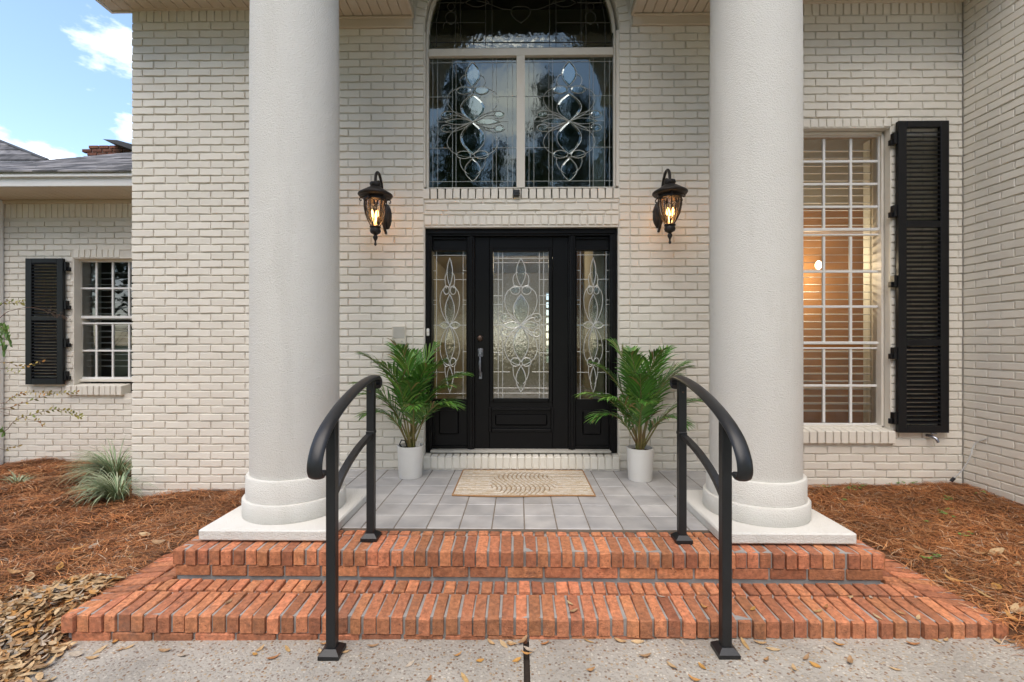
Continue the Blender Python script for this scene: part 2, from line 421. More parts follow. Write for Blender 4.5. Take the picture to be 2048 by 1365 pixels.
def put(wall, Lb, Hb, pos, rz=0.0, roll=0.0):
    me = get_brick(Lb, Hb)
    M = Matrix.Translation(pos) @ Matrix.Rotation(rz + rng.gauss(0, .006), 4, 'Z') @ Matrix.Rotation(roll, 4, 'Y') @ Matrix.Rotation(rng.gauss(0, .0045), 4, 'Y')
    d = Vector((rng.gauss(0, .0006), rng.gauss(0, .0016), rng.gauss(0, .0008))); M.translation += d
    BR.append([wall, me, M, Lb, Hb, rz])
def to_world(wall, a, z):
    if wall == 'front': return (a, YW, z), 0.0
    if wall == 'wing': return (a, YF, z), 0.0
    if wall == 'side': return (XS, a, z), R(-90)
    if wall == 'end': return (XL, a, z), R(-90)
def lay(wall, a0, a1, z0, z1, excl=(), off=0.0, zref=0.0):
    k = math.ceil((z0 - zref) / CH - .3)
    while zref + k * CH + BH <= z1 + .012:
        zb = zref + k * CH; zc = zb + BH / 2; iv = [(a0, a1)]
        for (ea, eb, ez0, ez1) in excl:
            if ez0 < zc < ez1:
                nv = []
                for (p, q) in iv:
                    if eb <= p or ea >= q: nv.append((p, q)); continue
                    if ea > p: nv.append((p, ea))
                    if eb < q: nv.append((eb, q))
                iv = nv
        for (p, q) in iv:
            sh = off + (BL / 2 if k % 2 else 0); i = math.floor((p - sh) / BL)
            while sh + i * BL < q:
                x0 = max(p, sh + i * BL); x1 = min(q, sh + (i + 1) * BL); i += 1
                if x1 - x0 < .03: continue
                pos, rz = to_world(wall, (x0 + x1) / 2, zc); put(wall, x1 - x0 - JN, BH, pos, rz)
        k += 1
def row_upright(wall, a0, a1, zb, zt, pitch=.0677):
    """rowlock / soldier row: bricks standing on end"""
    n_ = max(1, round((a1 - a0) / pitch)); p = (a1 - a0) / n_
    for i in range(n_):
        pos, rz = to_world(wall, a0 + (i + .5) * p, (zb + zt) / 2)
        put(wall, zt - zb - .004, p - JN, pos, rz, R(90))

XO0, XO1 = PX(848, YW), PX(1238, YW)          # entry opening
XH0, XH1 = PX(826, YW), PX(1260, YW)          # stacked header quoins
ZREF = PZ(938, YW) + .006
Z_SP = PZ(74, YW); XWC = (XO0 + XO1) / 2; RA = (XO1 - XO0) / 2      # arch
Z_SOLD0 = PZ(30, YW, 1800)
RWX0, RWX1 = PX(1588, YW), PX(1783, YW)
RW_T0, RW_T1 = PZ(254, YW, 1780), PZ(237, YW, 1780)
RW_B1, RW_B0 = PZ(862, YW, 1780), PZ(886, YW, 1780)
exr = [(RWX0, RWX1, RW_B0 - .03, RW_T1 + .012), (XH0, XH1, -2, 9)]
lay('front', XL, XS, -.36, Z_SOLD0 - .005, exr, off=XL % BL, zref=ZREF)
row_upright('front', XL, XH0 - .0, Z_SOLD0 + .006, Z_SOLD0 + .2)
row_upright('front', XH1, XS, Z_SOLD0 + .006, Z_SOLD0 + .2)
# quoin columns
k = -1
while ZREF + k * CH < Z_SP + .03:
    zc = ZREF + k * CH + BH / 2
    for a, b in ((XH0, XO0), (XO1, XH1)):
        if zc > 0.0: put('front', b - a - JN, BH, ((a + b) / 2, YW, zc))
    k += 1
# brick arch ring
na = 42
for i in range(na):
    a = math.pi * (i + .5) / na; rr = RA + .047
    put('front', .088, math.pi * rr / na - .008, (XWC + rr * math.cos(a), YW, Z_SP + .06 + rr * math.sin(a)), 0, -a)
# band between window and door
zz = [PZ(p, YW) for p in (377, 398, 399.5, 406, 407.5, 421, 422.5, 429.5, 431, 450)]
row_upright('front', XO0 - .015, XO1 + .015, zz[1], zz[0])
for (a, b, s_) in ((3, 2, 0), (5, 4, .1), (7, 6, .05)):
    x = XO0 - .09 + s_
    while x < XO1:
        x0 = max(x, XO0); x1 = min(x + BL, XO1); x += BL
        if x1 - x0 > .03: put('front', x1 - x0 - JN, zz[b] - zz[a] - .002, ((x0 + x1) / 2, YW, (zz[a] + zz[b]) / 2))
row_upright('front', XO0, XO1, zz[9], zz[8])
# right window lintel and sill rows
row_upright('front', RWX0, RWX1, RW_T0, RW_T1)
SB = []
def sill_row(x0, x1, yfront, z0, z1, yback):
    SB.append((x0, x1, yfront, z0, z1, yback))
sill_row(RWX0 - .02, PX(1786, YW), YW - .035, RW_B0, RW_B1, YW + .10)
# side wall, running toward the camera
lay('side', 1.2, YW, -.36, 3.99, off=YW % BL, zref=ZREF)
row_upright('side', 1.2, YW, 4.0, 4.2)
# left end return of the main block
lay('end', YW + .012, YF, -.36, 4.1, off=(YW + .1) % BL, zref=ZREF)
# wing wall
WX0 = -7.6
FW0, FW1 = PX(146, YF), PX(300, YF)
FWT0, FWT1 = PZ(516, YF, 200), PZ(499, YF, 200); FWB1, FWB0 = PZ(772, YF, 200), PZ(790, YF, 200)
ZS_F = PZ(437, YF, 150)
lay('wing', WX0, XL - .02, -.40, ZS_F, [(FW0, FW1, FWB0 - .02, FWT1 + .01)], off=.05, zref=PZ(926, YF, 150))
row_upright('wing', WX0, XL - .02, ZS_F + .004, ZS_F + .196)
row_upright('wing', FW0, FW1 - .35, FWT0, FWT1)
sill_row(PX(136, YF), FW1 - .3, YF - .035, FWB0, FWB1, YF + .10)

# wall bodies (the recessed joints)
J = .0110
wf = MB(); T = .22; y0, y1 = YW + J, YW + T
ZTOP = 5.6; zb0 = -.45
D0, D1 = XO0, XO1; ZD_T = zz[9]; ZW_B = zz[1] + .004
wf.box(XL + J, D0, y0, y1, zb0, ZTOP)
wf.box(D1, RWX0, y0, y1, zb0, ZTOP)
wf.box(RWX0, RWX1, y0, y1, zb0, RW_B0 + .01); wf.box(RWX0, RWX1, y0, y1, RW_T0 - .001, ZTOP)
wf.box(RWX1, XS, y0, y1, zb0, ZTOP)
wf.box(D0, D1, y0, y1, ZD_T, ZW_B)
wf.box(D0, D1, y0, y1, zb0, -.02)
pa = [(XWC + RA * math.cos(math.pi * i / 24), Z_SP + .06 + RA * math.sin(math.pi * i / 24)) for i in range(25)]
for (p, q) in zip(pa[:-1], pa[1:]):
    wf.add([(p[0], y0, p[1]), (q[0], y0, q[1]), (q[0], y0, ZTOP), (p[0], y0, ZTOP), (p[0], y1, p[1]), (q[0], y1, q[1])],
           [(0, 1, 2, 3), (0, 4, 5, 1)])
front_wall = wf.build('front_wall', 'painted_mortar', house)
m = MB(); m.box(XS + J, XS + T, .9, YW + T, zb0, ZTOP); side_wall = m.build('side_wall', 'painted_mortar', house)
m = MB(); m.box(XL + J, XL + T, YW + T, YF + T, zb0, ZTOP); end_wall = m.build('end_wall', 'painted_mortar', house)
m = MB(); y0, y1 = YF + J, YF + T; zt = PZ(401, YF, 130) + .06
m.box(WX0, FW0, y0, y1, zb0, zt); m.box(FW0, FW1, y0, y1, zb0, FWB0 + .01); m.box(FW0, FW1, y0, y1, FWT0 - .001, zt); m.box(FW1, XL + .2, y0, y1, zb0, zt)
wing_wall = m.build('wing_wall', 'painted_mortar', house)
WALLS = {'front': front_wall, 'side': side_wall, 'end': end_wall, 'wing': wing_wall}
for (x0, x1, yf, z0, z1, yb) in SB:      # sloping rowlock sills, each brick its own
    w_ = 'front' if yb < 4.5 else 'wing'; n_ = round((x1 - x0) / .0677); p = (x1 - x0) / n_
    me0 = []
    for q in range(4):
        mm = MB(); r = random.Random(q); hh = z1 - z0; dd = yb - yf
        mm.box(-p / 2 + .004, p / 2 - .004, 0, dd, -hh / 2, hh / 2, .004)
        mm.v = [(x + r.uniform(-.001, .001), y, z + (.02 * y / dd if z > 0 else 0) + r.uniform(-.001, .001)) for x, y, z in mm.v]
        me = mm.mesh('sill_brick'); me.materials.append(MATS['painted_brick']); me0.append(me)
    for i in range(n_):
        o = link('sill_brick', me0[i % 4], None, WALLS[w_], loc=(x0 + (i + .5) * p, yf + rng.gauss(0, .002) , (z0 + z1) / 2))
# choose the 300 bricks that show largest; the rest are joined, one mesh per wall
def score(b):
    x, y, z = b[2].translation; u, v, t = project(x, y, z)
    if t < .3 or not (0 < u < 2048 and 0 < v < 1365): return 0
    if 470 < u < 690 or 1425 < u < 1640 or b[0] == 'end': return 0
    f_ = F / t; k = 1.0
    if b[0] == 'side': k = abs(x) / y
    return b[3] * b[4] * f_ * f_ * k * (1 if z > -.1 else .6)
order = sorted(range(len(BR)), key=lambda i: -score(BR[i])); chosen = set(order[:300])
for i in order[:300]:
    wk, me, M = BR[i][:3]; o = bpy.data.objects.new('brick', me); COL.objects.link(o); o.parent = WALLS[wk]
    o.matrix_local = M
VC = {}
for wk in WALLS:
    vs = []; fs = []; k = 0
    for i, b in enumerate(BR):
        if b[0] != wk or i in chosen: continue
        me = b[1]
        if me.name not in VC:
            a = np.empty(len(me.vertices) * 3); me.vertices.foreach_get('co', a); VC[me.name] = (a.reshape(-1, 3), [tuple(p.vertices) for p in me.polygons])
        co, pf = VC[me.name]; Mx = np.array(b[2]); vs.append(co @ Mx[:3, :3].T + Mx[:3, 3]); fs += [tuple(q + k for q in f) for f in pf]; k += len(co)
    if not vs: continue
    me = bpy.data.meshes.new('brickwork'); me.from_pydata(np.concatenate(vs).tolist(), [], fs)
    o = link('brickwork', me, 'painted_brick', WALLS[wk], loc=(0, 0, 0)); o['kind'] = 'stuff'

def part(name, mb, m, parent=house, smooth=False): return mb.build(name, m, parent, smooth)
def sub(name, mb, m, parent, smooth=False): return mb.build(name, m, parent, smooth, loc=(0, 0, 0))

# ------------------------------------------------------------------ portico ceiling, eaves, roof
YB = 2.62; ZC = PZ(36, YW, 760); VR = .965; ZV = ZC + .02
XV0, XV1 = PX(826, YW) , PX(1264, YW); XVC = (XV0 + XV1) / 2; VR = (XV1 - XV0) / 2 + .02
PXL, PXR = -1.86, 1.93
for xa, xb in ((PXL, XV0), (XV1, PXR)):
    m = MB(); m.box(xa, xb, YB, YW + .01, ZC + .012, ZC + .04)
    cl = part('portico_ceiling', m, 'soffit')
    nb = round((xb - xa) / .088); p = (xb - xa) / nb
    mm = MB(); mm.box(-p / 2 + .002, p / 2 - .006, YB, YW - .002, 0, .014, .002); me = mm.mesh('board'); me.materials.append(MATS['soffit'])
    for i in range(nb): link('board', me, None, cl, loc=(xa + (i + .5) * p, 0, ZC))
    m = MB(); m.box(xa, xb, YW - .022, YW + .012, ZC - .095, ZC - .001, .004); m.box(xa, xb, YW - .034, YW + .012, ZC - .022, ZC - .002, .005); part('frieze_board', m, 'soffit')
for xe, d in ((XV0, 1), (XV1, -1)):
    m = MB(); m.box(xe - .012, xe + .014, YB, YW - .012, ZC - .016, ZC + .05, .004); part('vault_trim', m, 'soffit')
m = MB(); ns = 28; y0, y1 = YB, YW + .008
va = [(XVC + VR * math.cos(math.pi * i / ns), ZV + .02 + VR * math.sin(math.pi * i / ns)) for i in range(ns + 1)]
for (p, q) in zip(va[:-1], va[1:]): m.add([(p[0], y0, p[1]), (q[0], y0, q[1]), (q[0], y1, q[1]), (p[0], y1, p[1])], [(0, 1, 2, 3)])
part('barrel_vault', m, 'soffit', smooth=True)
m = MB(); zg = 5.7                                  # gable front with the arched opening
for yy in (YB - .05, YB):
    for (p, q) in zip(va[:-1], va[1:]): m.add([(p[0], yy, p[1]), (q[0], yy, q[1]), (q[0], yy, zg), (p[0], yy, zg)], [(0, 1, 2, 3)])
    for xa, xb in ((PXL - .1, va[-1][0]), (va[0][0], PXR + .1)): m.add([(xa, yy, ZC), (xb, yy, ZC), (xb, yy, zg), (xa, yy, zg)], [(0, 1, 2, 3)])
for (p, q) in zip(va[:-1], va[1:]): m.add([(p[0], YB - .05, p[1]), (q[0], YB - .05, q[1]), (q[0], YB, q[1]), (p[0], YB, p[1])], [(0, 1, 2, 3)])
for xa, xb in ((PXL - .1, va[-1][0]), (va[0][0], PXR + .1)): m.add([(xa, YB - .05, ZC), (xb, YB - .05, ZC), (xb, YB, ZC), (xa, YB, ZC)], [(0, 1, 2, 3)])
m.box(PXL - .1, PXL, YB, YW, ZC, zg); m.box(PXR, PXR + .1, YB, YW, ZC, zg)
part('portico_gable', m, 'trim_white')
m = MB(); xm = (PXL + PXR) / 2
m.add([(PXL - .4, YB - .35, 5.5), (xm, YB - .35, 7.0), (xm, 9, 7.0), (PXL - .4, 9, 5.5), (PXR + .4, YB - .35, 5.5), (PXR + .4, 9, 5.5)], [(0, 1, 2, 3), (1, 4, 5, 2)])
part('portico_roof', m, 'shingle')
ZE = PZ(22, YW, 240)                                # main eave soffit
for xa, xb in ((XL - .17, PXL - .1), (PXR + .1, XS)):
    m = MB(); m.box(xa, xb, YW - .48, YW + .0, ZE + .012, ZE + .03)
    cl = part('eave_soffit', m, 'soffit'); nb = round((xb - xa) / .1); p = (xb - xa) / nb
    mm = MB(); mm.box(-p / 2 + .002, p / 2 - .005, YW - .48, YW - .001, 0, .014, .002); me = mm.mesh('board'); me.materials.append(MATS['soffit'])
    for i in range(nb): link('board', me, None, cl, loc=(xa + (i + .5) * p, 0, ZE))
    m = MB(); m.box(xa - .0, xb, YW - .50, YW - .48, ZE - .012, ZE + .2); part('fascia', m, 'trim_white')
    m = MB(); m.box(max(xa, XL), xb, YW - .022, YW + .012, ZE - .075 + .07, ZE + .2, .003); part('frieze_board', m, 'soffit')
m = MB(); m.box(XL - .19, XL - .17, YW - .5, YW + .02, ZE - .012, ZE + .2); part('fascia', m, 'trim_white')
m = MB(); m.box(XL - .17, XL - .0, YW + .0, YW + .018, ZE - .012, ZE + .2); part('fascia', m, 'trim_cream')
m = MB(); m.add([(XL - .2, YW - .52, ZE + .2), (8, YW - .52, ZE + .2), (8, 9, 6.9), (XL - .2, 9, 6.9)], [(0, 1, 2, 3)]); part('main_roof', m, 'shingle')

# ------------------------------------------------------------------ wing: soffit, fascia, shingled roof, chimney
ZFE = PZ(401, YF, 130); YE = YF - .46
m = MB(); m.box(WX0, XL + .03, YE, YF + .01, ZFE + .012, ZFE + .03); cl = part('wing_soffit', m, 'soffit')
xa, xb = WX0, XL + .02; nb = round((xb - xa) / .1); p = (xb - xa) / nb
mm = MB(); mm.box(-p / 2 + .002, p / 2 - .005, YE, YF - .01, 0, .014, .002); me = mm.mesh('board'); me.materials.append(MATS['soffit'])
for i in range(nb): link('board', me, None, cl, loc=(xa + (i + .5) * p, 0, ZFE))
m = MB(); m.box(PX(22, YF) - .25, PX(22, YF) - .02, YF - .30, YF - .24, ZFE - .006, ZFE + .004, .002)
for i in range(5): m.box(PX(22, YF) - .24 , PX(22, YF) - .03, YF - .296 + i * .011, YF - .291 + i * .011, ZFE - .011, ZFE - .004)
part('soffit_vent', m, 'plastic_black')
m = MB(); m.box(WX0, XL + .01, YF - .024, YF + .012, ZFE - .04, ZFE - .001, .004); part('frieze_board', m, 'soffit')
m = MB(); m.box(WX0, XL - .004, YE - .02, YE, ZFE - .006, ZFE + .085, .003); part('fascia', m, 'trim_white')
m = MB(); m.box(WX0, XL - .004, YE - .05, YE - .021, ZFE + .082, ZFE + .152, .004); part('drip_board', m, 'trim_white')
m = MB(); m.box(PX(-14, YF), PX(10, YF), YF - .09, YF - .004, -.4, ZFE - .002, .012); part('downspout', m, 'trim_white')
# roof planes as real shingle courses
ZR0 = ZFE + .158; SL = .50; WXR = -6.05
roof = part('wing_roof', MB().add([(WXR, YE - .06, ZR0 - .04), (XL - .003, YE - .06, ZR0 - .04), (XL - .003, 8.0, ZR0 - .012 + SL * (8.0 - YE)), (WXR, 8.0, ZR0 - .012 + SL * (8.0 - YE))], [(0, 1, 2, 3)]), 'dark_cap')
me_s = {}
def shingle_mesh(wd):
    k_ = round(wd, 2)
    if k_ not in me_s:
        mm = MB(); mm.box(-wd / 2, wd / 2, 0, .155, 0, .016); mm.v = [(x, y, z + SL * y - (.004 if y > .1 else 0)) for x, y, z in mm.v]
        me = mm.mesh('shingle'); me.materials.append(MATS['shingle']); me_s[k_] = me
    return me_s[k_]
cnt = 0
for r_ in range(22):
    yy = YE - .065 + r_ * .142; x = WXR - rng.uniform(0, .05)
    xmax = XL - .004
    while x < xmax - .05:
        wd = rng.choice((.14, .2, .26, .32)); wd = min(wd, xmax - x)
        if wd > .04:
            o = link('shingle', shingle_mesh(round(wd, 2) - .004), None, roof, loc=(x + wd / 2, yy, ZR0 + SL * (yy - YE) + rng.uniform(0, .004))); cnt += 1
        x += wd
# far cross-gable hip behind
A_, B_ = P(-160, 219, 12.4), P(95, 321, 10.2); rf = empty('rear_roof', parent=house); rf.location = (0, -YW, 0); nr_ = 12
for k in range(nr_):                                # hip slope built course by course
    t0, t1 = k / nr_, (k + 1) / nr_; e = lambda t: (B_[0] + (A_[0] - B_[0]) * t, 10.2 + 2.2 * t, B_[1] + (A_[1] - B_[1]) * t)
    p, q = e(t0), e(t1); m = MB()
    m.add([(-16, p[1], p[2] - .02), (p[0], p[1], p[2] - .02), (p[0], p[1], p[2] + .025), (-16, p[1], p[2] + .025), (q[0], q[1], q[2]), (-16, q[1], q[2])], [(0, 1, 2, 3), (3, 2, 4, 5)])
    sub('shingle_course', m, 'shingle', rf)
m = MB(); m.tube([(A_[0], 12.4, A_[1] + .01), (B_[0], 10.2, B_[1] + .01)], .035, 6); sub('hip_cap', m, 'dark_cap', rf)
m = MB(); m.box(-16, B_[0] - .05, 10.25, 10.6, 2.2, B_[1] - .021); sub('eave_wall', m, 'painted_brick', rf)
m = MB(); m.add([(-16, 9.2, B_[1] - .62), (B_[0] + .9, 9.2, B_[1] - .62), (B_[0], 10.2, B_[1] - .021), (-16, 10.2, B_[1] - .021)], [(0, 1, 2, 3)]); sub('lower_slope', m, 'shingle', rf)
# chimney: stepped dark red brick with a tilted cap
YCH = 8.6; cx0, zc0 = P(176, 312, YCH); cx1, zc1 = P(262, 292, YCH); chim = empty('chimney', parent=house); chim.location = (0, -YW, 0)
zt = P(200, 291, YCH)[1]
m = MB(); m.box(cx0 + .05, cx0 + 1.05, YCH + .02, YCH + .6, 2.6, zt - .03); sub('core', m, 'grey_mortar', chim)
mm = MB(); mm.box(-.09, .09, 0, .08, -.028, .028, .004); meb = mm.mesh('brick'); meb.materials.append(MATS['chimney_brick'])
for r_ in range(9):
    zc_ = zt - .03 - r_ * .068; st = .05 * max(0, 2 - abs(r_ - 1)) if r_ < 3 else .09 if r_ > 3 else .06
    for i in range(6):
        link('brick', meb, None, chim, loc=(cx0 - (.03 if r_ in (1, 2) else 0) + .1 + i * .2 - (.1 if r_ % 2 else 0), YCH, zc_))
m = MB(); a = P(210, 281, YCH - .2); b = P(300, 312, YCH - .2)
m.add([(a[0], YCH - .25, a[1]), (a[0] + .28, YCH - .25, a[1] - .02), (b[0] + .4, YCH - .25, b[1]), (b[0] + .3, YCH - .25, b[1] - .12), (a[0], YCH + .7, a[1]), (a[0] + .28, YCH + .7, a[1] - .02), (b[0] + .4, YCH + .7, b[1]), (b[0] + .3, YCH + .7, b[1] - .12)],
      [(0, 1, 2, 3), (4, 5, 6, 7), (0, 1, 5, 4), (1, 2, 6, 5), (2, 3, 7, 6), (3, 0, 4, 7)])
sub('metal_cap', m, 'dark_cap', chim)

# ------------------------------------------------------------------ rooms behind the glass
def room(name, x0, x1, y0, y1, z0, z1, wall, floor, back=None, backhole=None):
    r_ = empty(name, parent=house); r_.location = (0, -YW, 0)
    m = MB(); m.box(x0 - .1, x0, y0, y1, z0, z1); m.box(x1, x1 + .1, y0, y1, z0, z1); m.box(x0 - .1, x1 + .1, y0, y1, z1, z1 + .1)
    sub('side_walls', m, wall, r_)
    m = MB(); m.box(x0 - .1, x1 + .1, y0, y1, z0 - .1, z0 - .004); sub('floor', m, floor, r_)
    m = MB()
    if backhole:
        a, b, c, d = backhole; m.box(x0, a, y1, y1 + .1, z0, z1); m.box(b, x1, y1, y1 + .1, z0, z1); m.box(a, b, y1, y1 + .1, z0, c); m.box(a, b, y1, y1 + .1, d, z1)
        for i in range(1, 4): m.box(a + (b - a) * i / 4 - .015, a + (b - a) * i / 4 + .015, y1 + .04, y1 + .07, c, d)
        for i in range(1, 9): m.box(a, b, y1 + .045, y1 + .06, c + (d - c) * i / 9 - .02, c + (d - c) * i / 9 + .02)
    else: m.box(x0 - .1, x1 + .1, y1, y1 + .1, z0, z1)
    sub('back_wall', m, back or wall, r_)
    return r_
foy = room('foyer', -1.25, 1.35, YW + T + .001, YW + 4.2, .05, 2.36, 'room_wall', 'room_floor', None, (.5, 1.15, .75, 2.0))
m = MB(); m.box(.62, 1.33, YW + .9, YW + 1.0, .06, 2.35, .01); sub('wood_cabinet', m, 'room_orange', foy)
room('upper_foyer_box', -1.25, 1.35, YW + T + .001, YW + 2.6, 2.46, 5.4, 'room_olive', 'room_olive')  # double-height foyer split by an added floor, keeps the upper glass dark
rr_ = room('sitting_room', RWX0 - 1.6, XS + .25, YW + T + .001, YW + 3.0, -.1, 3.3, 'room_wall', 'room_floor', 'room_wall')
m = MB(); m.box(RWX0 - .6, PX(1738, YW + .9), YW + .95, YW + 1.05, -.08, 2.55, .01); sub('orange_wall', m, 'room_orange', rr_)
m = MB(); m.box(RWX0 - .6, XS + .24, YW + .96, YW + 1.06, 2.56, 3.29); m.box(PX(1738, YW + .9) + .002, XS + .24, YW + .96, YW + 1.06, -.09, 2.55); sub('pale_wall', m, 'room_wall', rr_)
lx, lz = P(1650, 528, YW + .7); 
m = MB(); m.lathe([(.005, .05), (.02, .04), (.032, .01), (.028, -.02), (.01, -.04)], (lx, YW + .8, lz), 12); sub('hall_lamp', m, 'lamp_glow', rr_)
for nm, lc, e_ in (('sitting_room_light', (lx - .25, YW + .6, lz - .1), 7), ('foyer_fill_light', (.3, YW + 1.7, 2.1), 18)):  # the foyer one is an added fill behind the door glass, no fixture there
    ld = bpy.data.lights.new(nm, 'POINT'); ld.energy = e_; ld.color = (1, .80, .55); ld.shadow_soft_size = .12
    lo = bpy.data.objects.new(nm, ld); COL.objects.link(lo); lo.location = lc
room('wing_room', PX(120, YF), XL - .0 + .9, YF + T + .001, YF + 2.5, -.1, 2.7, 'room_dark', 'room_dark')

# ------------------------------------------------------------------ leaded glass
def came_tubes(mb, lines, X, Z, Y, r=.0022):
    for ln in lines: mb.tube([(X(a), Y, Z(b)) for a, b in ln], r, 5)
def lens(x0, y0, x1, y1, wd, n=10):
    """two arcs between two points"""
    o1, o2 = [], []; dx, dy = x1 - x0, y1 - y0; l = math.hypot(dx, dy); nx, ny = -dy / l, dx / l
    for i in range(n + 1):
        t = i / n; k = wd * math.sin(math.pi * t) ** .9; o1.append((x0 + dx * t + nx * k, y0 + dy * t + ny * k)); o2.append((x0 + dx * t - nx * k, y0 + dy * t - ny * k))
    return o1, o2
def ring(cx, cy, rx, ry, n=12): return [(cx + rx * math.cos(2 * math.pi * i / n), cy + ry * math.sin(2 * math.pi * i / n)) for i in range(n + 1)]
def bez(p0, p1, p2, p3, n=10):
    return [tuple((1 - t) ** 3 * a + 3 * (1 - t) ** 2 * t * b + 3 * (1 - t) * t * t * c + t ** 3 * d for a, b, c, d in zip(p0, p1, p2, p3)) for t in [i / n for i in range(n + 1)]]
def mirror(ls): return ls + [[(1 - a, b) for a, b in l] for l in ls]
def pattern(ar, rich):
    """lines and bevel lenses of the flourish in unit panel space (y down); ar = width/height"""
    bev = []; ls = []
    for args in ((.5, .045, .5, .235, .085), (.5, .29, .5, .50, .14), (.5, .50, .5, .75, .14), (.5, .78, .5, .955, .09)):
        a, b = lens(*args); ls += [a, b]; bev.append(a + b[::-1])
    half = []
    half.append(bez((.40, .25), (.32, .19), (.36, .15), (.44, .14)))
    half.append(bez((.5, .24), (.10, .22), (.12, .42), (.5, .50)))
    half.append(bez((.5, .50), (.10, .58), (.12, .76), (.5, .775)))
    half.append(bez((.36, .775), (.34, .84), (.40, .88), (.46, .90)))
    half.append(ring(.40, .262, .085, .03)); half.append(ring(.40, .752, .085, .03))
    hb = [ring(.40, .262, .085, .03)[:-1], ring(.40, .752, .085, .03)[:-1]]
    a, b = lens(.5, .50, .18, .50, .022); half += [a, b]; hb.append(a + b[::-1])
    if rich:
        for dy in (-1, 1):
            half.append(bez((.49, .5 + dy * .004), (.36, .5 + dy * .085), (.16, .5 + dy * .098), (.135, .5 + dy * .055)))
            half.append(bez((.135, .5 + dy * .055), (.125, .5 + dy * .02), (.25, .5 + dy * .012), (.255, .5 + dy * .042)))
            half.append(bez((.255, .5 + dy * .042), (.25, .5 + dy * .06), (.19, .5 + dy * .058), (.20, .5 + dy * .044)))
            half.append(bez((.47, .5 + dy * .006), (.40, .5 + dy * .035), (.34, .5 + dy * .05), (.255, .5 + dy * .05)))
            hb.append(ring(.20, .5 + dy * .055, .055, .02)[:-1])
    ls += mirror(half); bev += hb + [[(1 - a, b) for a, b in l] for l in hb]
    return ls, bev
def grid_lines(xs, ys, ticks):
    ls = [[(x, 0), (x, 1)] for x in xs] + [[(0, y), (1, y)] for y in ys]
    for (x0, x1, y) in ticks: ls.append([(x0, y), (x1, y)])
    return ls
def bevels(polys, X, Z, Y, parent, gm='glass_bevel'):
    for p in polys:
        q = [(X(a), Z(b)) for a, b in p]; n_ = len(q); cx = sum(a for a, b in q) / n_; cz = sum(b for a, b in q) / n_
        ins = [(cx + (a - cx) * .80, cz + (b - cz) * .86) for a, b in q]
        m = MB(); m.add([(a, Y, b) for a, b in q] + [(a, Y - .003, b) for a, b in ins],
                        [(i, (i + 1) % n_, n_ + (i + 1) % n_, n_ + i) for i in range(n_)] + [tuple(range(n_, 2 * n_))])
        sub('bevelled_pane', m, gm, parent)
def leaded(px0, px1, py0, py1, Y, parent, gm, rich, xs, ys, ticks, cm='came', r=.0038):
    x0, z1 = P(px0, py0, Y); x1, z0 = P(px1, py1, Y); z1 = PZ(py0, Y); z0 = PZ(py1, Y)
    X = lambda a: x0 + (x1 - x0) * a; Z = lambda b: z1 + (z0 - z1) * b
    m = MB(); m.add([(x0 - .004, Y, z0 - .004), (x1 + .004, Y, z0 - .004), (x1 + .004, Y, z1 + .004), (x0 - .004, Y, z1 + .004)], [(0, 1, 2, 3)])
    sub('glass_sheet', m, gm, parent)
    ls, bv = pattern((x1 - x0) / (z1 - z0), rich); mb = MB()
    came_tubes(mb, grid_lines(xs, ys, ticks), X, Z, Y - .0025, r * .9); came_tubes(mb, ls, X, Z, Y - .004, r)
    sub('came', mb, cm, parent); bevels(bv, X, Z, Y - .003, parent, 'bevel_upper' if gm == 'glass_upper' else 'glass_bevel')
    jd = MB()
    for a, b in ((.5, .5), (.5, .24), (.5, .775), (.5, .045), (.5, .29), (.5, .955)): jd.lathe([(0, -.004), (.004, -.003), (.0045, 0), (.004, .003), (0, .004)], (X(a), Y - .005, Z(b)), 6)
    sub('solder_joint', jd, cm, parent)

# ------------------------------------------------------------------ entry: frame, door, sidelights
YD = YW + .075                                     # frame face
def bx(mb, px0, px1, py0, py1, ya, yb, ch=.003):
    x0 = PX(px0, ya); x1 = PX(px1, ya); mb.box(x0, x1, ya, yb, PZ(py1, ya), PZ(py0, ya), ch)
m = MB(); ZSILL = PZ(905, YD)
bx(m, 849, 863.5, 456, 906, YD - .02, YD + .12); bx(m, 1220, 1235, 456, 906, YD - .02, YD + .12)
bx(m, 863.5, 1220, 456, 472, YD - .02, YD + .12)
bx(m, 853, 860, 470, 905, YD - .034, YD - .021, .004); bx(m, 1223, 1230, 470, 905, YD - .034, YD - .021, .004); bx(m, 853, 1230, 461, 467.5, YD - .034, YD - .021, .004)
for a, b in ((934.5, 949), (1137, 1151)):
    bx(m, a, b, 472, 904, YD - .005, YD + .12); bx(m, a + 4, b - 4, 472, 903, YD - .02, YD - .006, .004)
part('door_frame', m, 'black_door')
m = MB(); m.box(XO0 - .02, XO0 + .004, YW + .01, YD + .1, -.01, zz[9]); m.box(XO1 - .004, XO1 + .02, YW + .01, YD + .1, -.01, zz[9]); m.box(XO0, XO1, YW + .01, YD + .12, zz[9] - .018, zz[9] + .01)
part('entry_reveal', m, 'trim_cream')
# wall fill above the frame
zft = PZ(456, YD); m = MB(); m.box(XO0 + .004, XO1 - .004, YD + .03, YD + .13, zft - .01, zz[9]); part('head_filler', m, 'trim_cream')
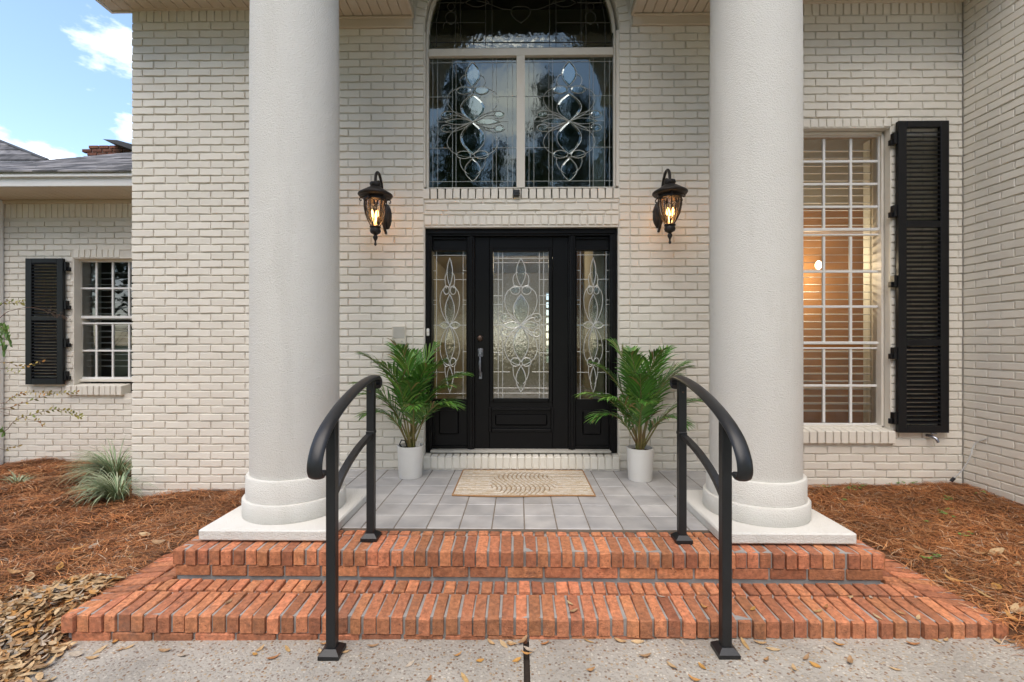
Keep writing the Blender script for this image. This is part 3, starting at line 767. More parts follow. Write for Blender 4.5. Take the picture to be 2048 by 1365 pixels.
# threshold and painted rowlock step under it
m = MB(); m.box(PX(863, YD), PX(1220, YD), YW + .02, YD + .1, PZ(908, YW), PZ(903, YW), .004); part('threshold', m, 'plastic_grey')
stp = empty('door_step', parent=house); stp.location = (0, -YW, 0)
m = MB(); m.box(XO0, XO1, YW - .028, YD + .1, .002, PZ(912, YW) - .012); sub('bed', m, 'painted_mortar', stp)
zt, zb = PZ(914, YW - .03), .014; nb = 27; p = (XO1 - XO0) / nb
for q in range(3):
    pass
sb = []
for q in range(4):
    mm = MB(); r = random.Random(50 + q); mm.box(-p / 2 + .004, p / 2 - .004, 0, .15, 0, zt - zb, .005)
    mm.v = [(x + r.uniform(-.0015, .0015), y, z + .016 * y / .15 * (z > .05) + r.uniform(-.0015, .0015)) for x, y, z in mm.v]; me = mm.mesh('brick'); me.materials.append(MATS['painted_brick']); sb.append(me)
for i in range(nb): link('brick', sb[rng.randrange(4)], None, stp, loc=(XO0 + (i + .5) * p, YW - .038 + rng.gauss(0, .0015), zb))
# the door
door = empty('entry_door', parent=house); door.location = (0, -YW, 0); YDD = YD + .02
m = MB(); yb = YDD + .045
bx(m, 949.5, 979, 473, 899, YDD, yb); bx(m, 1105, 1136.5, 473, 899, YDD, yb); bx(m, 979, 1105, 473, 497, YDD, yb); bx(m, 979, 1105, 804, 817, YDD, yb); bx(m, 979, 1105, 864, 899, YDD, yb)
bx(m, 976, 1108, 816, 866, YDD + .016, yb)
sub('slab', m, 'black_door', door)
def moulding(px0, px1, py0, py1, wpx, Y, parent, name='moulding', mt='black_door', d=.016):
    m = MB(); bx(m, px0, px0 + wpx, py0, py1, Y - d, Y + .02, .005); bx(m, px1 - wpx, px1, py0, py1, Y - d, Y + .02, .005)
    bx(m, px0 + wpx, px1 - wpx, py0, py0 + wpx, Y - d, Y + .02, .005); bx(m, px0 + wpx, px1 - wpx, py1 - wpx, py1, Y - d, Y + .02, .005); return sub(name, m, mt, parent)
moulding(979, 1105, 496, 805, 7.5, YDD, door); moulding(977, 1108, 816, 865, 6, YDD, door)
m = MB(); bx(m, 990, 1095, 829, 852, YDD + .002, YDD + .03, .012); sub('raised_panel', m, 'black_door', door)
leaded(986.5, 1097.5, 504, 797, YDD + .012, door, 'glass_door', True, (.09, .17, .83, .91), (.045, .075, .93, .965), [(0, .17, .3), (.83, 1, .3), (0, .17, .36), (.83, 1, .36), (0, .5, .5), (.5, 1, .5), (0, .17, .19), (.83, 1, .19), (0, .17, .69), (.83, 1, .69), (.0, .3, .82), (.7, 1, .82)])
kx, kz = P(960, 677, YDD); m = MB(); m.lathe([(.026, 0), (.028, .006), (.022, .012), (.020, .022), (.012, .026), (.001, .027)], (0, 0, 0), 18)
m.v = [(kx + x, YDD - z, kz + y) for x, y, z in m.v]; sub('deadbolt', m, 'bronze', door, True)
hs = empty('handle', parent=door); kx = PX(961, YDD); m = MB()
za, zb_ = PZ(697, YDD), PZ(714, YDD)
m.box(kx - .026, kx + .026, YDD - .014, YDD, zb_, za, .010); m.box(kx - .017, kx + .017, YDD - .026, YDD - .012, zb_ + .014, za - .014, .008)
m.tube([(kx, YDD - .02, zb_ + .012), (kx, YDD - .05, zb_ - .004), (kx, YDD - .06, zb_ - .06), (kx, YDD - .05, zb_ - .13), (kx, YDD - .012, PZ(752, YDD))], [.009, .0085, .0115, .0095, .008], 8)
m.box(kx - .016, kx + .016, YDD - .012, YDD, PZ(759, YDD), PZ(744, YDD), .007); sub('grip', m, 'pewter', door, True); bpy.data.objects.remove(hs)
for (a, b, gl_) in ((863.5, 934.5, 'glass_side'), (1151, 1220, 'glass_side')):
    sl = empty('sidelight', parent=house); sl.location = (0, -YW, 0); Ys = YD + .03
    m = MB(); bx(m, a, b, 472, 502, Ys, Ys + .05); bx(m, a, b, 799, 905, Ys, Ys + .05); bx(m, a, a + 3, 502, 799, Ys, Ys + .05); bx(m, b - 2, b, 502, 799, Ys, Ys + .05)
    bx(m, a + .5, b - .5, 893, 902, Ys - .02, Ys - .001)
    bx(m, a + .5, b - .5, 474, 479, Ys - .02, Ys - .001); bx(m, a + .5, b - .5, 496, 501, Ys - .016, Ys - .001)
    sub('frame', m, 'black_door', sl)
    m = MB(); bx(m, a + 14, b - 17, 822, 870, Ys - .014, Ys + .01, .012); sub('raised_panel', m, 'black_door', sl)
    leaded(a + 3, b - 1.5, 503.5, 798, Ys + .012, sl, gl_, False, (.10, .9), (.025, .965), [(0, .35, .19), (.65, 1, .19), (0, .2, .5), (.8, 1, .5), (0, .1, .33), (.9, 1, .33), (0, .1, .36), (.9, 1, .36), (0, .1, .68), (.9, 1, .68), (0, .35, .82), (.65, 1, .82), (0, .1, .13), (.9, 1, .13)], r=.0034)

# ------------------------------------------------------------------ arched leaded window
aw = empty('arched_window', parent=house); aw.location = (0, -YW, 0); YA = YW + .05
zsp = Z_SP + .06
m = MB(); zb_ = PZ(376, YA)
x0, x1 = PX(852.5, YA), PX(1231, YA)
m.box(x0, PX(857.5, YA), YA, YA + .06, zb_, zsp, .003); m.box(PX(1227, YA), x1, YA, YA + .06, zb_, zsp, .003)
bx(m, 857.5, 1227, 96, 111, YA - .012, YA + .06, .003); bx(m, 1033, 1050, 111, 376, YA - .012, YA + .06, .003)
m.box(x0, x1, YA, YA + .06, zb_ - .004, zb_ + .006)
ro, ri = (x1 - x0) / 2, (x1 - x0) / 2 - .028; xc = (x0 + x1) / 2
for i in range(32):
    a, b = math.pi * i / 32, math.pi * (i + 1) / 32; q = []
    for y in (YA, YA + .06):
        for r_ in (ri, ro):
            for t in (a, b): q.append((xc + r_ * math.cos(t), y, zsp + r_ * math.sin(t)))
    m.add(q, [(0, 1, 3, 2), (0, 4, 5, 1), (2, 3, 7, 6)])
sub('frame', m, 'trim_cream', aw)
m = MB(); a_, b_ = PX(848, YW), PX(853, YA)
m.box(XO0 - .01, x0 + .001, YW + .012, YA + .07, zb_, zsp); sub('casing', m, 'trim_cream', aw); m = MB(); m.box(x1 - .001, XO1 + .01, YW + .012, YA + .07, zb_, zsp); sub('casing', m, 'trim_cream', aw)
YG = YA + .025
for (a, b) in ((858, 1033), (1050, 1227)):
    leaded(a, b, 112, 375, YG, aw, 'glass_upper', True, (.045, .1, .27, .31, .73, .77, .9, .955), (.05, .955), [(0, .27, .31), (.73, 1, .31), (0, .27, .7), (.73, 1, .7), (.1, .27, .5), (.73, .9, .5)], 'came_upper', .0025)
m = MB(); zt_ = PZ(96, YG); vs = [(xc - ri, YG, zt_), (xc + ri, YG, zt_)] + [(xc + ri * math.cos(math.pi * i / 24), YG, zsp + ri * math.sin(math.pi * i / 24)) for i in range(25)]
m.add(vs, [tuple(range(len(vs)))]); sub('arch_glass', m, 'glass_arch', aw)
mb = MB(); Yc = YG - .004
def zl(pts, r=.0028): mb.tube([(P(a, b, Yc)[0], Yc, P(a, b, Yc)[1]) for a, b in pts], r, 5)
for s_ in (-1, 1):
    mr = lambda a: 1041.5 + s_ * (a - 1041.5)
    zl([(mr(1172), 94), (mr(1172), -60)]); zl([(mr(1162), 94), (mr(1162), -60)]); zl([(mr(1112), 94), (mr(1112), -90)]); zl([(mr(1099), 94), (mr(1099), -90)])
    zl([(mr(1222), 85), (mr(1041.5), 85)]); zl([(mr(1222), 46), (mr(1112), 46)]); zl([(mr(1220), 6), (mr(1155), 6)])
    zl([(mr(1210), 94), (mr(1210), 42), (mr(1204), 10), (mr(1190), -30)])
    for (cx_, cy_, q) in ((1181, 36, 11), (1181, 14, 7)): zl([(mr(a), b) for a, b in ring(cx_, cy_, q, q * 1.1)])
    zl([(mr(a), b) for a, b in bez((1181, 50), (1170, 40), (1164, 48), (1166, 58))]); zl([(mr(a), b) for a, b in bez((1181, 50), (1192, 40), (1198, 48), (1196, 58))])
    zl([(mr(a), b) for a, b in bez((1041, 47), (1075, 26), (1060, 10), (1041, 14))]); zl([(mr(a), b) for a, b in bez((1060, 20), (1085, 22), (1100, 5), (1130, 2))])
    for q in lens(1105, 5, 1152, 6, 9): zl([(mr(a), b) for a, b in q])
sub('came', mb, 'dark_came', aw)

# ------------------------------------------------------------------ sash windows
def sash_window(px0, px1, tiers, Y, glass_cols, blind_to, cur_px, name='sash_window', bars=1):
    wnd = empty(name, parent=house); wnd.location = (0, -YW, 0)
    m = MB(); t0 = tiers[0][0]; t1 = tiers[-1][1]
    bx(m, px0, px0 + 8, t0 - 8, t1 + 8, Y - .02, Y + .08); bx(m, px1 - 5, px1, t0 - 8, t1 + 8, Y - .02, Y + .08); bx(m, px0, px1, t0 - 9, t0 - 3, Y - .02, Y + .08); bx(m, px0, px1, t1 + 4, t1 + 9, Y - .02, Y + .08)
    sub('frame', m, 'trim_cream', wnd)
    for k, (ya, yb) in enumerate(tiers):
        Yk = Y + .012 * k + .002; xa, xb = px0 + 8, px1 - 6; m = MB(); q = 4.5
        bx(m, xa, xa + q, ya - 3, yb + 4, Yk, Yk + .035); bx(m, xb - q, xb, ya - 3, yb + 4, Yk, Yk + .035); bx(m, xa + q, xb - q, ya - 3, ya + .5, Yk, Yk + .035); bx(m, xa + q, xb - q, yb - .5, yb + 5, Yk, Yk + .035)
        sub('sash', m, 'trim_white', wnd)
        g0, g1 = xa + q, xb - q; x0 = PX(g0, Yk); x1 = PX(g1, Yk); z0 = PZ(yb, Yk, (px0 + px1) / 2); z1 = PZ(ya, Yk, (px0 + px1) / 2)
        m = MB(); m.add([(x0, Yk + .018, z0), (x1, Yk + .018, z0), (x1, Yk + .018, z1), (x0, Yk + .018, z1)], [(0, 1, 2, 3)]); sub('pane', m, 'glass_clear', wnd)
        for i in range(1, glass_cols):
            m = MB(); c = x0 + (x1 - x0) * i / glass_cols; m.box(c - .011, c + .011, Yk + .006, Yk + .028, z0, z1, .003); sub('muntin', m, 'trim_white', wnd)
        nr = bars[k]
        for i in range(1, nr):
            m = MB(); c = z0 + (z1 - z0) * i / nr; m.box(x0, x1, Yk + .0075, Yk + .0265, c - .011, c + .011, .003); sub('muntin', m, 'trim_white', wnd)
    xa = PX(px0 - 3, Y); xb = PX(blind_to, Y + .13); zt_ = PZ(tiers[0][0] + 20, Y); zb_ = PZ(tiers[-1][1] - 22, Y)
    mm = MB(); mm.box(xa, xb, -.024, .024, -.0022, .0022); mm.v = [(x, y * math.cos(.18), z + y * math.sin(.18)) for x, y, z in mm.v]
    me = mm.mesh('blind_slat'); me.materials.append(MATS['blind']); n_ = int((zt_ - zb_) / .066)
    for i in range(n_ + 1): link('blind_slat', me, None, wnd, loc=(0, Y + .10, zb_ + i * (zt_ - zb_) / n_))
    m = MB(); m.box(PX(cur_px[0], Y + .19), PX(cur_px[1], Y + .19), Y + .18, Y + .26, PZ(t1 + 12, Y), PZ(t0 - 10, Y)); sub('inner_casing', m, 'curtain', wnd)
    return wnd
YR = YW + .085
sash_window(1583, 1768, ((277, 459), (473, 684), (698, 846)), YR, 3, 1736, (1738, 1790), bars=(4, 3, 2))
m = MB()   # painted brick reveal right of the window
m.box(RWX1 - .006, RWX1 + .01, YW + .006, YR + .1, RW_B1 - .02, RW_T0); m.box(RWX0, RWX1 - .006, YW + .006, YR + .1, RW_T0 - .006, RW_T0 + .012); m.box(RWX0 - .01, RWX0 + .006, YW + .006, YR + .1, RW_B1 - .02, RW_T0)
part('window_reveal', m, 'painted_brick')
YQ = YF + .085
sash_window(146, 300, ((522, 632), (648, 756)), YQ, 4, 312, (150, 192), bars=(2, 2))
m = MB(); m.box(FW0 - .006, FW0 + .006, YF + .006, YQ + .1, FWB1 - .02, FWT0); m.box(FW0, FW1, YF + .006, YQ + .1, FWT0 - .006, FWT0 + .01); part('window_reveal', m, 'painted_brick')

# ------------------------------------------------------------------ louvred shutters
def shutter(px0, px1, py0, py1, rails, Y, pitch, hinges, side, tilt=.6):
    sh = empty('shutter', parent=house); sh.location = (0, -YW, 0); m = MB(); ya, yb = Y - .055, Y - .02; q = (px1 - px0) * .165
    ys = [py0] + [r for rl in rails for r in rl] + [py1]
    bx(m, px0, px0 + q, py0, py1, ya, yb, .003); bx(m, px1 - q, px1, py0, py1, ya, yb, .003)
    bx(m, px0 + q, px1 - q, py0, py0 + q * .75, ya, yb, .003); bx(m, px0 + q, px1 - q, py1 - q * .85, py1, ya, yb, .003)
    for (a, b) in rails: bx(m, px0 + q, px1 - q, a, b, ya, yb, .003)
    sub('frame', m, 'black_shutter', sh)
    x0, x1 = PX(px0 + q, ya) + .001, PX(px1 - q, ya) - .001
    mm = MB(); mm.box(x0, x1, -.0195, .0195, -.0042, .0042, .003); c, s_ = math.cos(tilt), math.sin(tilt)
    mm.v = [(x, y * c - z * s_, y * s_ + z * c) for x, y, z in mm.v]; me = mm.mesh('slat'); me.materials.append(MATS['black_shutter'])
    edges = [py0 + q * .75] + [r for rl in rails for r in rl] + [py1 - q * .85]
    for a, b in zip(edges[0::2], edges[1::2]):
        zt_, zb_ = PZ(a, ya, px0), PZ(b, ya, px0); n_ = round((zt_ - zb_) / pitch)
        for i in range(n_): link('slat', me, None, sh, loc=(0, (ya + yb) / 2, zb_ + (i + .5) * (zt_ - zb_) / n_))
    for hy in hinges:
        m = MB(); xe = PX(px0 if side < 0 else px1, ya); z = PZ(hy, ya, px0)
        m.box(xe, xe + side * .028, Y - .045, Y - .0, z - .05, z + .05, .003); m.box(xe + side * .022, xe + side * .045, Y - .03, Y + .004, z - .05, z - .005, .003); sub('hinge', m, 'black_shutter', sh)
    return sh
shutter(1797.5, 1899, 247, 864, ((446, 458), (679, 692)), YW, .0375, (275, 421, 562, 707, 838), -1)
shutter(50, 125, 514.5, 771, ((632, 641),), YF, .036, (533, 610, 686, 752), 1)
# flood vents and paint flecks: bricks already uneven; faucet and cable below are things of their own

# ------------------------------------------------------------------ red brick steps
steps = tag(empty('brick_steps', (0, YL, 0)), 'two wide red brick steps with rowlock edges leading up to the tiled porch', 'steps')
def tread(name, xl, xr, yf, yb, z_edge, z_in, hgt, rows, pitch, body_z):
    st = empty(name, parent=steps); st.location = (0, -YL, 0)
    m = MB(); i_ = .016
    zm = z_edge - .0022
    m.prism([(xl + i_, yf + i_), (xr - i_, yf + i_), (xr - i_, yb), (xl + i_, yb)], body_z, lambda x, y: zm + (z_in - z_edge) * min(1, max(0, min(y - yf, x - xl, xr - x)) / .3) + .0, .001)
    sub('mortar_bed', m, 'grey_mortar', st)
    zt = lambda x, y: z_edge + (z_in - z_edge) * min(1, max(0, min(y - yf, x - xl, xr - x)) / .3)
    def brick(poly, z0, dz):
        if area(poly) < .0006 or len(poly) < 3: return
        j = [(x + rng.gauss(0, .0012), y + rng.gauss(0, .0014)) for x, y in poly]
        mb = MB(); mb.prism(j, z0 + rng.gauss(0, .001), lambda x, y: zt(x, y) + dz + rng.gauss(0, .0014), .005)
        sub('brick', mb, 'red_brick', st)
    nfr = round((xr - xl) / pitch); p = (xr - xl) / nfr; bw = p - .0120
    for (d0, d1) in rows:
        off = 0 if d0 == 0 else rng.uniform(-.01, .02)
        for i in range(nfr):
            a = xl + i * p + .004 + off + rng.gauss(0, .001); w_ = bw + rng.gauss(0, .0015); yo = rng.gauss(0, .0036) if d0 == 0 else 0
            poly = [(a, yf + d0 + yo), (a + w_, yf + d0 + yo), (a + w_, yf + d1), (a, yf + d1)]
            poly = clip(poly, 1, -1, yf - xl - .003); poly = clip(poly, -1, -1, xr + yf - .003)
            brick(poly, z_edge - (hgt if d0 == 0 else .05), rng.gauss(0, .0014))
        y = yf + .004; ny = int((yb - yf) / p)
        for i in range(ny):
            a = yf + i * p + .004; w_ = bw + rng.gauss(0, .0015)
            for s_ in (0, 1):
                xa, xb = (xl + d0, xl + d1) if s_ == 0 else (xr - d1, xr - d0)
                poly = [(xa, a), (xb, a), (xb, a + w_), (xa, a + w_)]
                poly = clip(poly, -1, 1, xl - yf - .003) if s_ == 0 else clip(poly, 1, 1, -xr - yf - .003)
                if d0 > 0 and i * p > 1.3: continue
                brick(poly, z_edge - (hgt if d0 == 0 else .05), rng.gauss(0, .0014))
    return st
XLL, XLR = -2.194, 2.288; XUL, XUR = -1.897, 1.969
lo = tread('lower_step', XLL, XLR, YL, YW - .02, -.202, -.176, .079, ((0, .191), (.208, .300)), .0662, -.34)
up = tread('upper_step', XUL, XUR, YU, YW - .02, -.027, -.010, .079, ((0, .187), (.203, .243)), .0672, -.24)
def riser(st, xl, xr, yf, z0, z1, L_, sides=True):
    n_ = round((xr - xl) / L_); p = (xr - xl) / n_
    ms = []
    for q in range(4):
        mm = MB(); r = random.Random(q + 9); mm.box(-p / 2 + .006, p / 2 - .006, 0, .09, z0, z1, .004); mm.v = [(x + r.uniform(-.0015, .0015), y + r.uniform(-.001, .001), z + r.uniform(-.0015, .0015)) for x, y, z in mm.v]
        me = mm.mesh('brick'); me.materials.append(MATS['red_brick']); ms.append(me)
    for i in range(n_): link('brick', rng.choice(ms), None, st, loc=(xl + (i + .5) * p, yf + rng.gauss(0, .0015), 0))
    if sides:
        for k_ in range(7):
            for x, s_ in ((xl, -1), (xr, 1)):
                o = link('brick', rng.choice(ms), None, st, loc=(x - s_ * .0, yf + .105 + (k_ + .5) * p, 0)); o.rotation_euler = (0, 0, s_ * R(90))
riser(up, XUL + .004, XUR - .004, YU + .006, -.170, -.1125, .2035)
riser(lo, XLL + .03, XLR - .03, YL + .006, -.345, -.2875, .2035, False)

# ------------------------------------------------------------------ porch tiles
porch = tag(empty('porch_floor'), kind='structure')
m = MB(); m.box(XUL + .25, XUR - .25, YT - .002, YW + .02, -.2, -.0035); m.build('grout', 'grout', porch)
tp, tq = .196, .2023; tmesh = {}
def tile(x0, x1, y0, y1):
    k_ = (round(x1 - x0, 3), round(y1 - y0, 3))
    if k_ not in tmesh:
        mm = MB(); mm.box(-(x1 - x0) / 2, (x1 - x0) / 2, -(y1 - y0) / 2, (y1 - y0) / 2, -.01, 0, .0022); me = mm.mesh('tile'); me.materials.append(MATS['tile']); tmesh[k_] = me
    o = link('tile', tmesh[k_], None, porch, loc=((x0 + x1) / 2, (y0 + y1) / 2, rng.gauss(0, .0005)))
PL0, PL1, PR0, PR1 = -1.813, -1.063, 1.130, 1.880; PY0, PY1 = 2.55, 3.30
for i in range(-9, 10):
    for j in range(0, 7):
        x0, x1 = .036 + i * tp + .0035, .036 + (i + 1) * tp - .0035; y0, y1 = YT + j * tq + (.001 if j == 0 else .002), min(YT + (j + 1) * tq - .002, YW - .003)
        if y0 < PY1:
            x0 = max(x0, PL1 + .003); x1 = min(x1, PR0 - .003)
        else: x0 = max(x0, XUL + .26); x1 = min(x1, XUR - .26)
        if x1 - x0 > .02 and y1 - y0 > .02: tile(x0, x1, y0, y1)

# ------------------------------------------------------------------ columns
def column(xc, label):
    c = tag(empty('column', (xc, 2.925, 0)), label, 'column', None); yc = 2.925
    m = MB(); m.box(xc - .375, xc + .375, yc - .375, yc + .375, -.012, .05, .008); part('plinth', m, 'stucco', c)
    m = MB(); m.lathe([(.30, .048), (.304, .054), (.304, .148), (.298, .156), (.27, .158)], (xc, yc, 0), 72); part('lower_ring', m, 'stucco', c, True)
    m = MB(); m.lathe([(.27, .15), (.2845, .158), (.2845, .285), (.279, .293), (.25, .296)], (xc, yc, 0), 72); part('upper_ring', m, 'stucco', c, True)
    m = MB(); m.lathe([(.26, .28), (.2635, .30), (.2635, 1.6), (.2635, 2.8), (.258, 3.55)], (xc, yc, 0), 72); part('shaft', m, 'stucco', c, True)
    m = MB(); m.lathe([(.24, 3.54), (.27, 3.56), (.27, 3.60), (.25, 3.61), (.29, 3.68), (.30, 3.74)], (xc, yc, 0), 48); m.box(xc - .33, xc + .33, yc - .33, yc + .33, 3.74, ZC + .011); part('capital', m, 'stucco', c)
    return c
column(-1.440, 'thick round stucco column beside the intercom and the wall lantern near the doorbell')
column(1.505, 'thick round stucco column beside the tall shuttered window')

# ------------------------------------------------------------------ handrails
def handrail(xc, label):
    zg = walk_z(xc); h = tag(empty('handrail', (xc, 2.06, zg)), label, 'handrail', None)
    yf, yb, zb = 2.065, 2.612, -.0195
    for (yy, z0, z1) in ((yf, zg, .770), (yb, zb, .890)):
        m = MB(); m.box(xc - .0215, xc + .0215, yy - .0215, yy + .0215, z0 + .02, z1, .003); part('post', m, 'black_metal', h)
        m = MB(); s_ = .047
        vs = [(xc + a * s_, yy + b * s_, z0) for a, b in ((-1, -1), (1, -1), (1, 1), (-1, 1))] + [(xc + a * s_, yy + b * s_, z0 + .018) for a, b in ((-1, -1), (1, -1), (1, 1), (-1, 1))] + [(xc + a * .026, yy + b * .026, z0 + .038) for a, b in ((-1, -1), (1, -1), (1, 1), (-1, 1))]
        m.add(vs, [(3, 2, 1, 0), (8, 9, 10, 11)] + [(i, (i + 1) % 4, 4 + (i + 1) % 4, 4 + i) for i in range(4)] + [(4 + i, 4 + (i + 1) % 4, 8 + (i + 1) % 4, 8 + i) for i in range(4)])
        part('base_plate', m, 'black_metal', h)
        for dz in (.02,): 
            m = MB(); m.lathe([(.006, 0), (.006, .004), (0, .006)], (0, 0, 0), 8); m.v = [(xc + x, yy - .0215 - z, z1 - .06 + y) for x, y, z in m.v]; part('screw', m, 'bronze', h)
    key = [(1.935, .562), (1.915, .552), (1.898, .556), (1.890, .580), (1.898, .622), (1.94, .682), (2.0, .727), (2.1, .775), (2.2, .812), (2.3, .842), (2.4, .866), (2.5, .884), (2.6, .896), (2.67, .899), (2.70, .893), (2.713, .877), (2.708, .860), (2.695, .855)]
    def smooth(k_, it=2):
        for _ in range(it):
            o = [k_[0]]
            for a, b in zip(k_[:-1], k_[1:]): o += [(.75 * a[0] + .25 * b[0], .75 * a[1] + .25 * b[1]), (.25 * a[0] + .75 * b[0], .25 * a[1] + .75 * b[1])]
            o.append(k_[-1]); k_ = o
        return k_
    path = smooth(key); sec = [(1.14 * a_, 1.15 * b_) for a_, b_ in [(-.026, 0), (-.029, .007), (-.024, .014), (-.012, .018), (0, .019), (.012, .018), (.024, .014), (.029, .007), (.026, 0), (.022, -.004), (0, -.003), (-.022, -.004)]]
    def sweep(path, sec, name, mt='black_metal'):
        m = MB(); n_ = len(sec); k_ = len(path)
        for i, (y, z) in enumerate(path):
            a, b = path[max(i - 1, 0)], path[min(i + 1, k_ - 1)]; dy, dz = b[0] - a[0], b[1] - a[1]; l = math.hypot(dy, dz); ny, nz_ = -dz / l, dy / l
            m.v += [(xc + sx, y + ny * sz, z + nz_ * sz) for sx, sz in sec]
        for i in range(k_ - 1):
            for j in range(n_): m.f.append((i * n_ + j, i * n_ + (j + 1) % n_, (i + 1) * n_ + (j + 1) % n_, (i + 1) * n_ + j))
        m.f += [tuple(range(n_))[::-1], tuple(range((k_ - 1) * n_, k_ * n_))]
        part(name, m, mt, h, True)
    sweep(path, sec, 'top_rail')
    lowk = [(yf + .02, .415), (2.16, .468), (2.28, .518), (2.42, .556), (2.53, .574), (yb - .02, .580)]
    sweep(smooth(lowk), [(-.016, -.012), (.016, -.012), (.016, .012), (-.016, .012)], 'lower_rail')
    m = MB(); m.box(xc - .0235, xc + .0235, yb - .0235, yb + .0235, .585, .602, .002); part('collar', m, 'black_metal', h)
    return h
handrail(-.850, 'black arched metal handrail on the side of the steps with the intercom')
handrail(.932, 'black arched metal handrail on the side of the steps with the tall shuttered window')

# ------------------------------------------------------------------ wall lanterns
def lantern(px, pbx, py, label):
    YN = YW - .31; xc, z1 = P(px, py, YN); xb = PX(pbx, YW); k = 1.0
    xc = (xc + xb) / 2 if abs(xc - xb) > .05 else xb
    h = tag(empty('wall_lantern', (xc, YW, z1 - .4)), label, 'lantern', None)
    Z = lambda d: z1 - d                                    # metres below the loop's top
    m = MB(); pr = [(0, -.012), (.045, -.012), (.055, -.004), (.058, 0)]
    bz = Z(.315)
    m.lathe([(.001, .022), (.03, .020), (.036, .008), (.044, .004), (.048, 0)], (0, 0, 0), 20); m.v = [(xc + x, YW - z, bz + y * 2.4) for x, y, z in m.v]; part('backplate', m, 'iron', h, True)
    m = MB(); pts = [(xc, YW - .015, Z(.46)), (xc, YW - .06, Z(.43)), (xc, YW - .09, Z(.33)), (xc, YW - .10, Z(.20)), (xc, YW - .135, Z(.08)), (xc, YW - .20, Z(.012)), (xc, YW - .265, Z(.015)), (xc, YW - .305, Z(.06)), (xc, YW - .31, Z(.125))]
    def sm(p):
        p = [Vector(a) for a in p]
        for _ in range(2):
            o = [p[0]]
            for a, b in zip(p[:-1], p[1:]): o += [a.lerp(b, .25), a.lerp(b, .75)]
            o.append(p[-1]); p = o
        return p
    m.tube(sm(pts), .0115, 8); m.tube(sm([(xc, YW - .10, Z(.22)), (xc, YW - .15, Z(.13)), (xc, YW - .205, Z(.075)), (xc, YW - .25, Z(.085)), (xc, YW - .25, Z(.125)), (xc, YW - .22, Z(.135)), (xc, YW - .205, Z(.115))]), .008, 8)
    part('arm', m, 'iron', h, True)
    c = (xc, YN, z1)
    m = MB(); m.lathe([(.02, -.118), (.042, -.122), (.046, -.135), (.04, -.152), (.036, -.158)], c, 20); part('neck', m, 'iron', h, True)
    m = MB(); m.lathe([(.036, -.156), (.06, -.168), (.088, -.186), (.118, -.205), (.135, -.216), (.137, -.224), (.128, -.236), (.10, -.240), (.085, -.252), (.08, -.256)], c, 36)
    part('roof', m, 'iron', h, True)
    m = MB(); m.lathe([(.088, -.25), (.093, -.255), (.093, -.268), (.086, -.272)], c, 24); part('top_band', m, 'iron', h, True)
    body = [(.086, -.262), (.088, -.30), (.084, -.34), (.076, -.38), (.062, -.42), (.044, -.455), (.032, -.475)]
    m = MB(); m.lathe([(r_ - .008, z) for r_, z in body], c, 24); m.f = m.f[:-2]; part('glass_globe', m, 'glass_amber', h, True)
    for i in range(6):
        a = math.pi * i / 3 + .35; q = MB()
        q.tube([(c[0] + r_ * math.cos(a), c[1] + r_ * math.sin(a), c[2] + z) for r_, z in body], .0042, 5)
        for s_ in (-1, 1):
            q.tube([(c[0] + rr_ * math.cos(a + s_ * da), c[1] + rr_ * math.sin(a + s_ * da), c[2] + z) for rr_, da, z in ((.089, 0, -.272), (.090, .30, -.282), (.090, .46, -.31), (.085, .44, -.345), (.075, .33, -.39), (.058, .2, -.43), (.04, .05, -.465))], .0036, 5)
        q.tube([(c[0] + .09 * math.cos(a + d_), c[1] + .09 * math.sin(a + d_), c[2] - .303 + e_) for d_, e_ in [(.52 + .17 * math.cos(t), .024 * math.sin(t)) for t in [k_ * math.pi / 5 for k_ in range(11)]]], .0034, 5)
        q.tube([(c[0] + r_ * math.cos(a), c[1] + r_ * math.sin(a), c[2] + z) for r_, z in ((.09, -.245), (.108, -.248), (.120, -.258), (.121, -.272), (.112, -.278), (.106, -.270))], .0045, 5)
        part('rib', q, 'iron', h, True)
    m = MB(); m.lathe([(.03, -.468), (.045, -.476), (.044, -.484), (.036, -.49), (.040, -.498), (.044, -.512), (.038, -.528), (.02, -.538), (.012, -.545), (.018, -.556), (.019, -.568), (.012, -.582), (.007, -.592), (.007, -.606), (.011, -.614), (.010, -.626), (.001, -.632)], c, 20); part('finial', m, 'iron', h, True)
    for dx, dy in ((-.022, -.012), (.02, -.014), (0, .024)):
        m = MB(); m.lathe([(.008, -.458), (.008, -.405)], (xc + dx, YN + dy, z1), 8); part('candle', m, 'plastic_beige', h)
        m = MB(); m.lathe([(.006, -.404), (.012, -.392), (.013, -.38), (.009, -.36), (.002, -.34)], (xc + dx, YN + dy, z1), 10); part('bulb', m, 'bulb_glow', h, True)
    ld = bpy.data.lights.new('lantern_light', 'POINT'); ld.energy = 1.3; ld.color = (1, .56, .24); ld.shadow_soft_size = .03
    lo_ = bpy.data.objects.new('lantern_light', ld); COL.objects.link(lo_); lo_.location = (xc, YN, z1 - .40)
    return h
lantern(748, 773, 336, 'lit black iron lantern on the brick wall above the intercom')
lantern(1339, 1316, 331, 'lit black iron lantern on the brick wall towards the tall shuttered window')

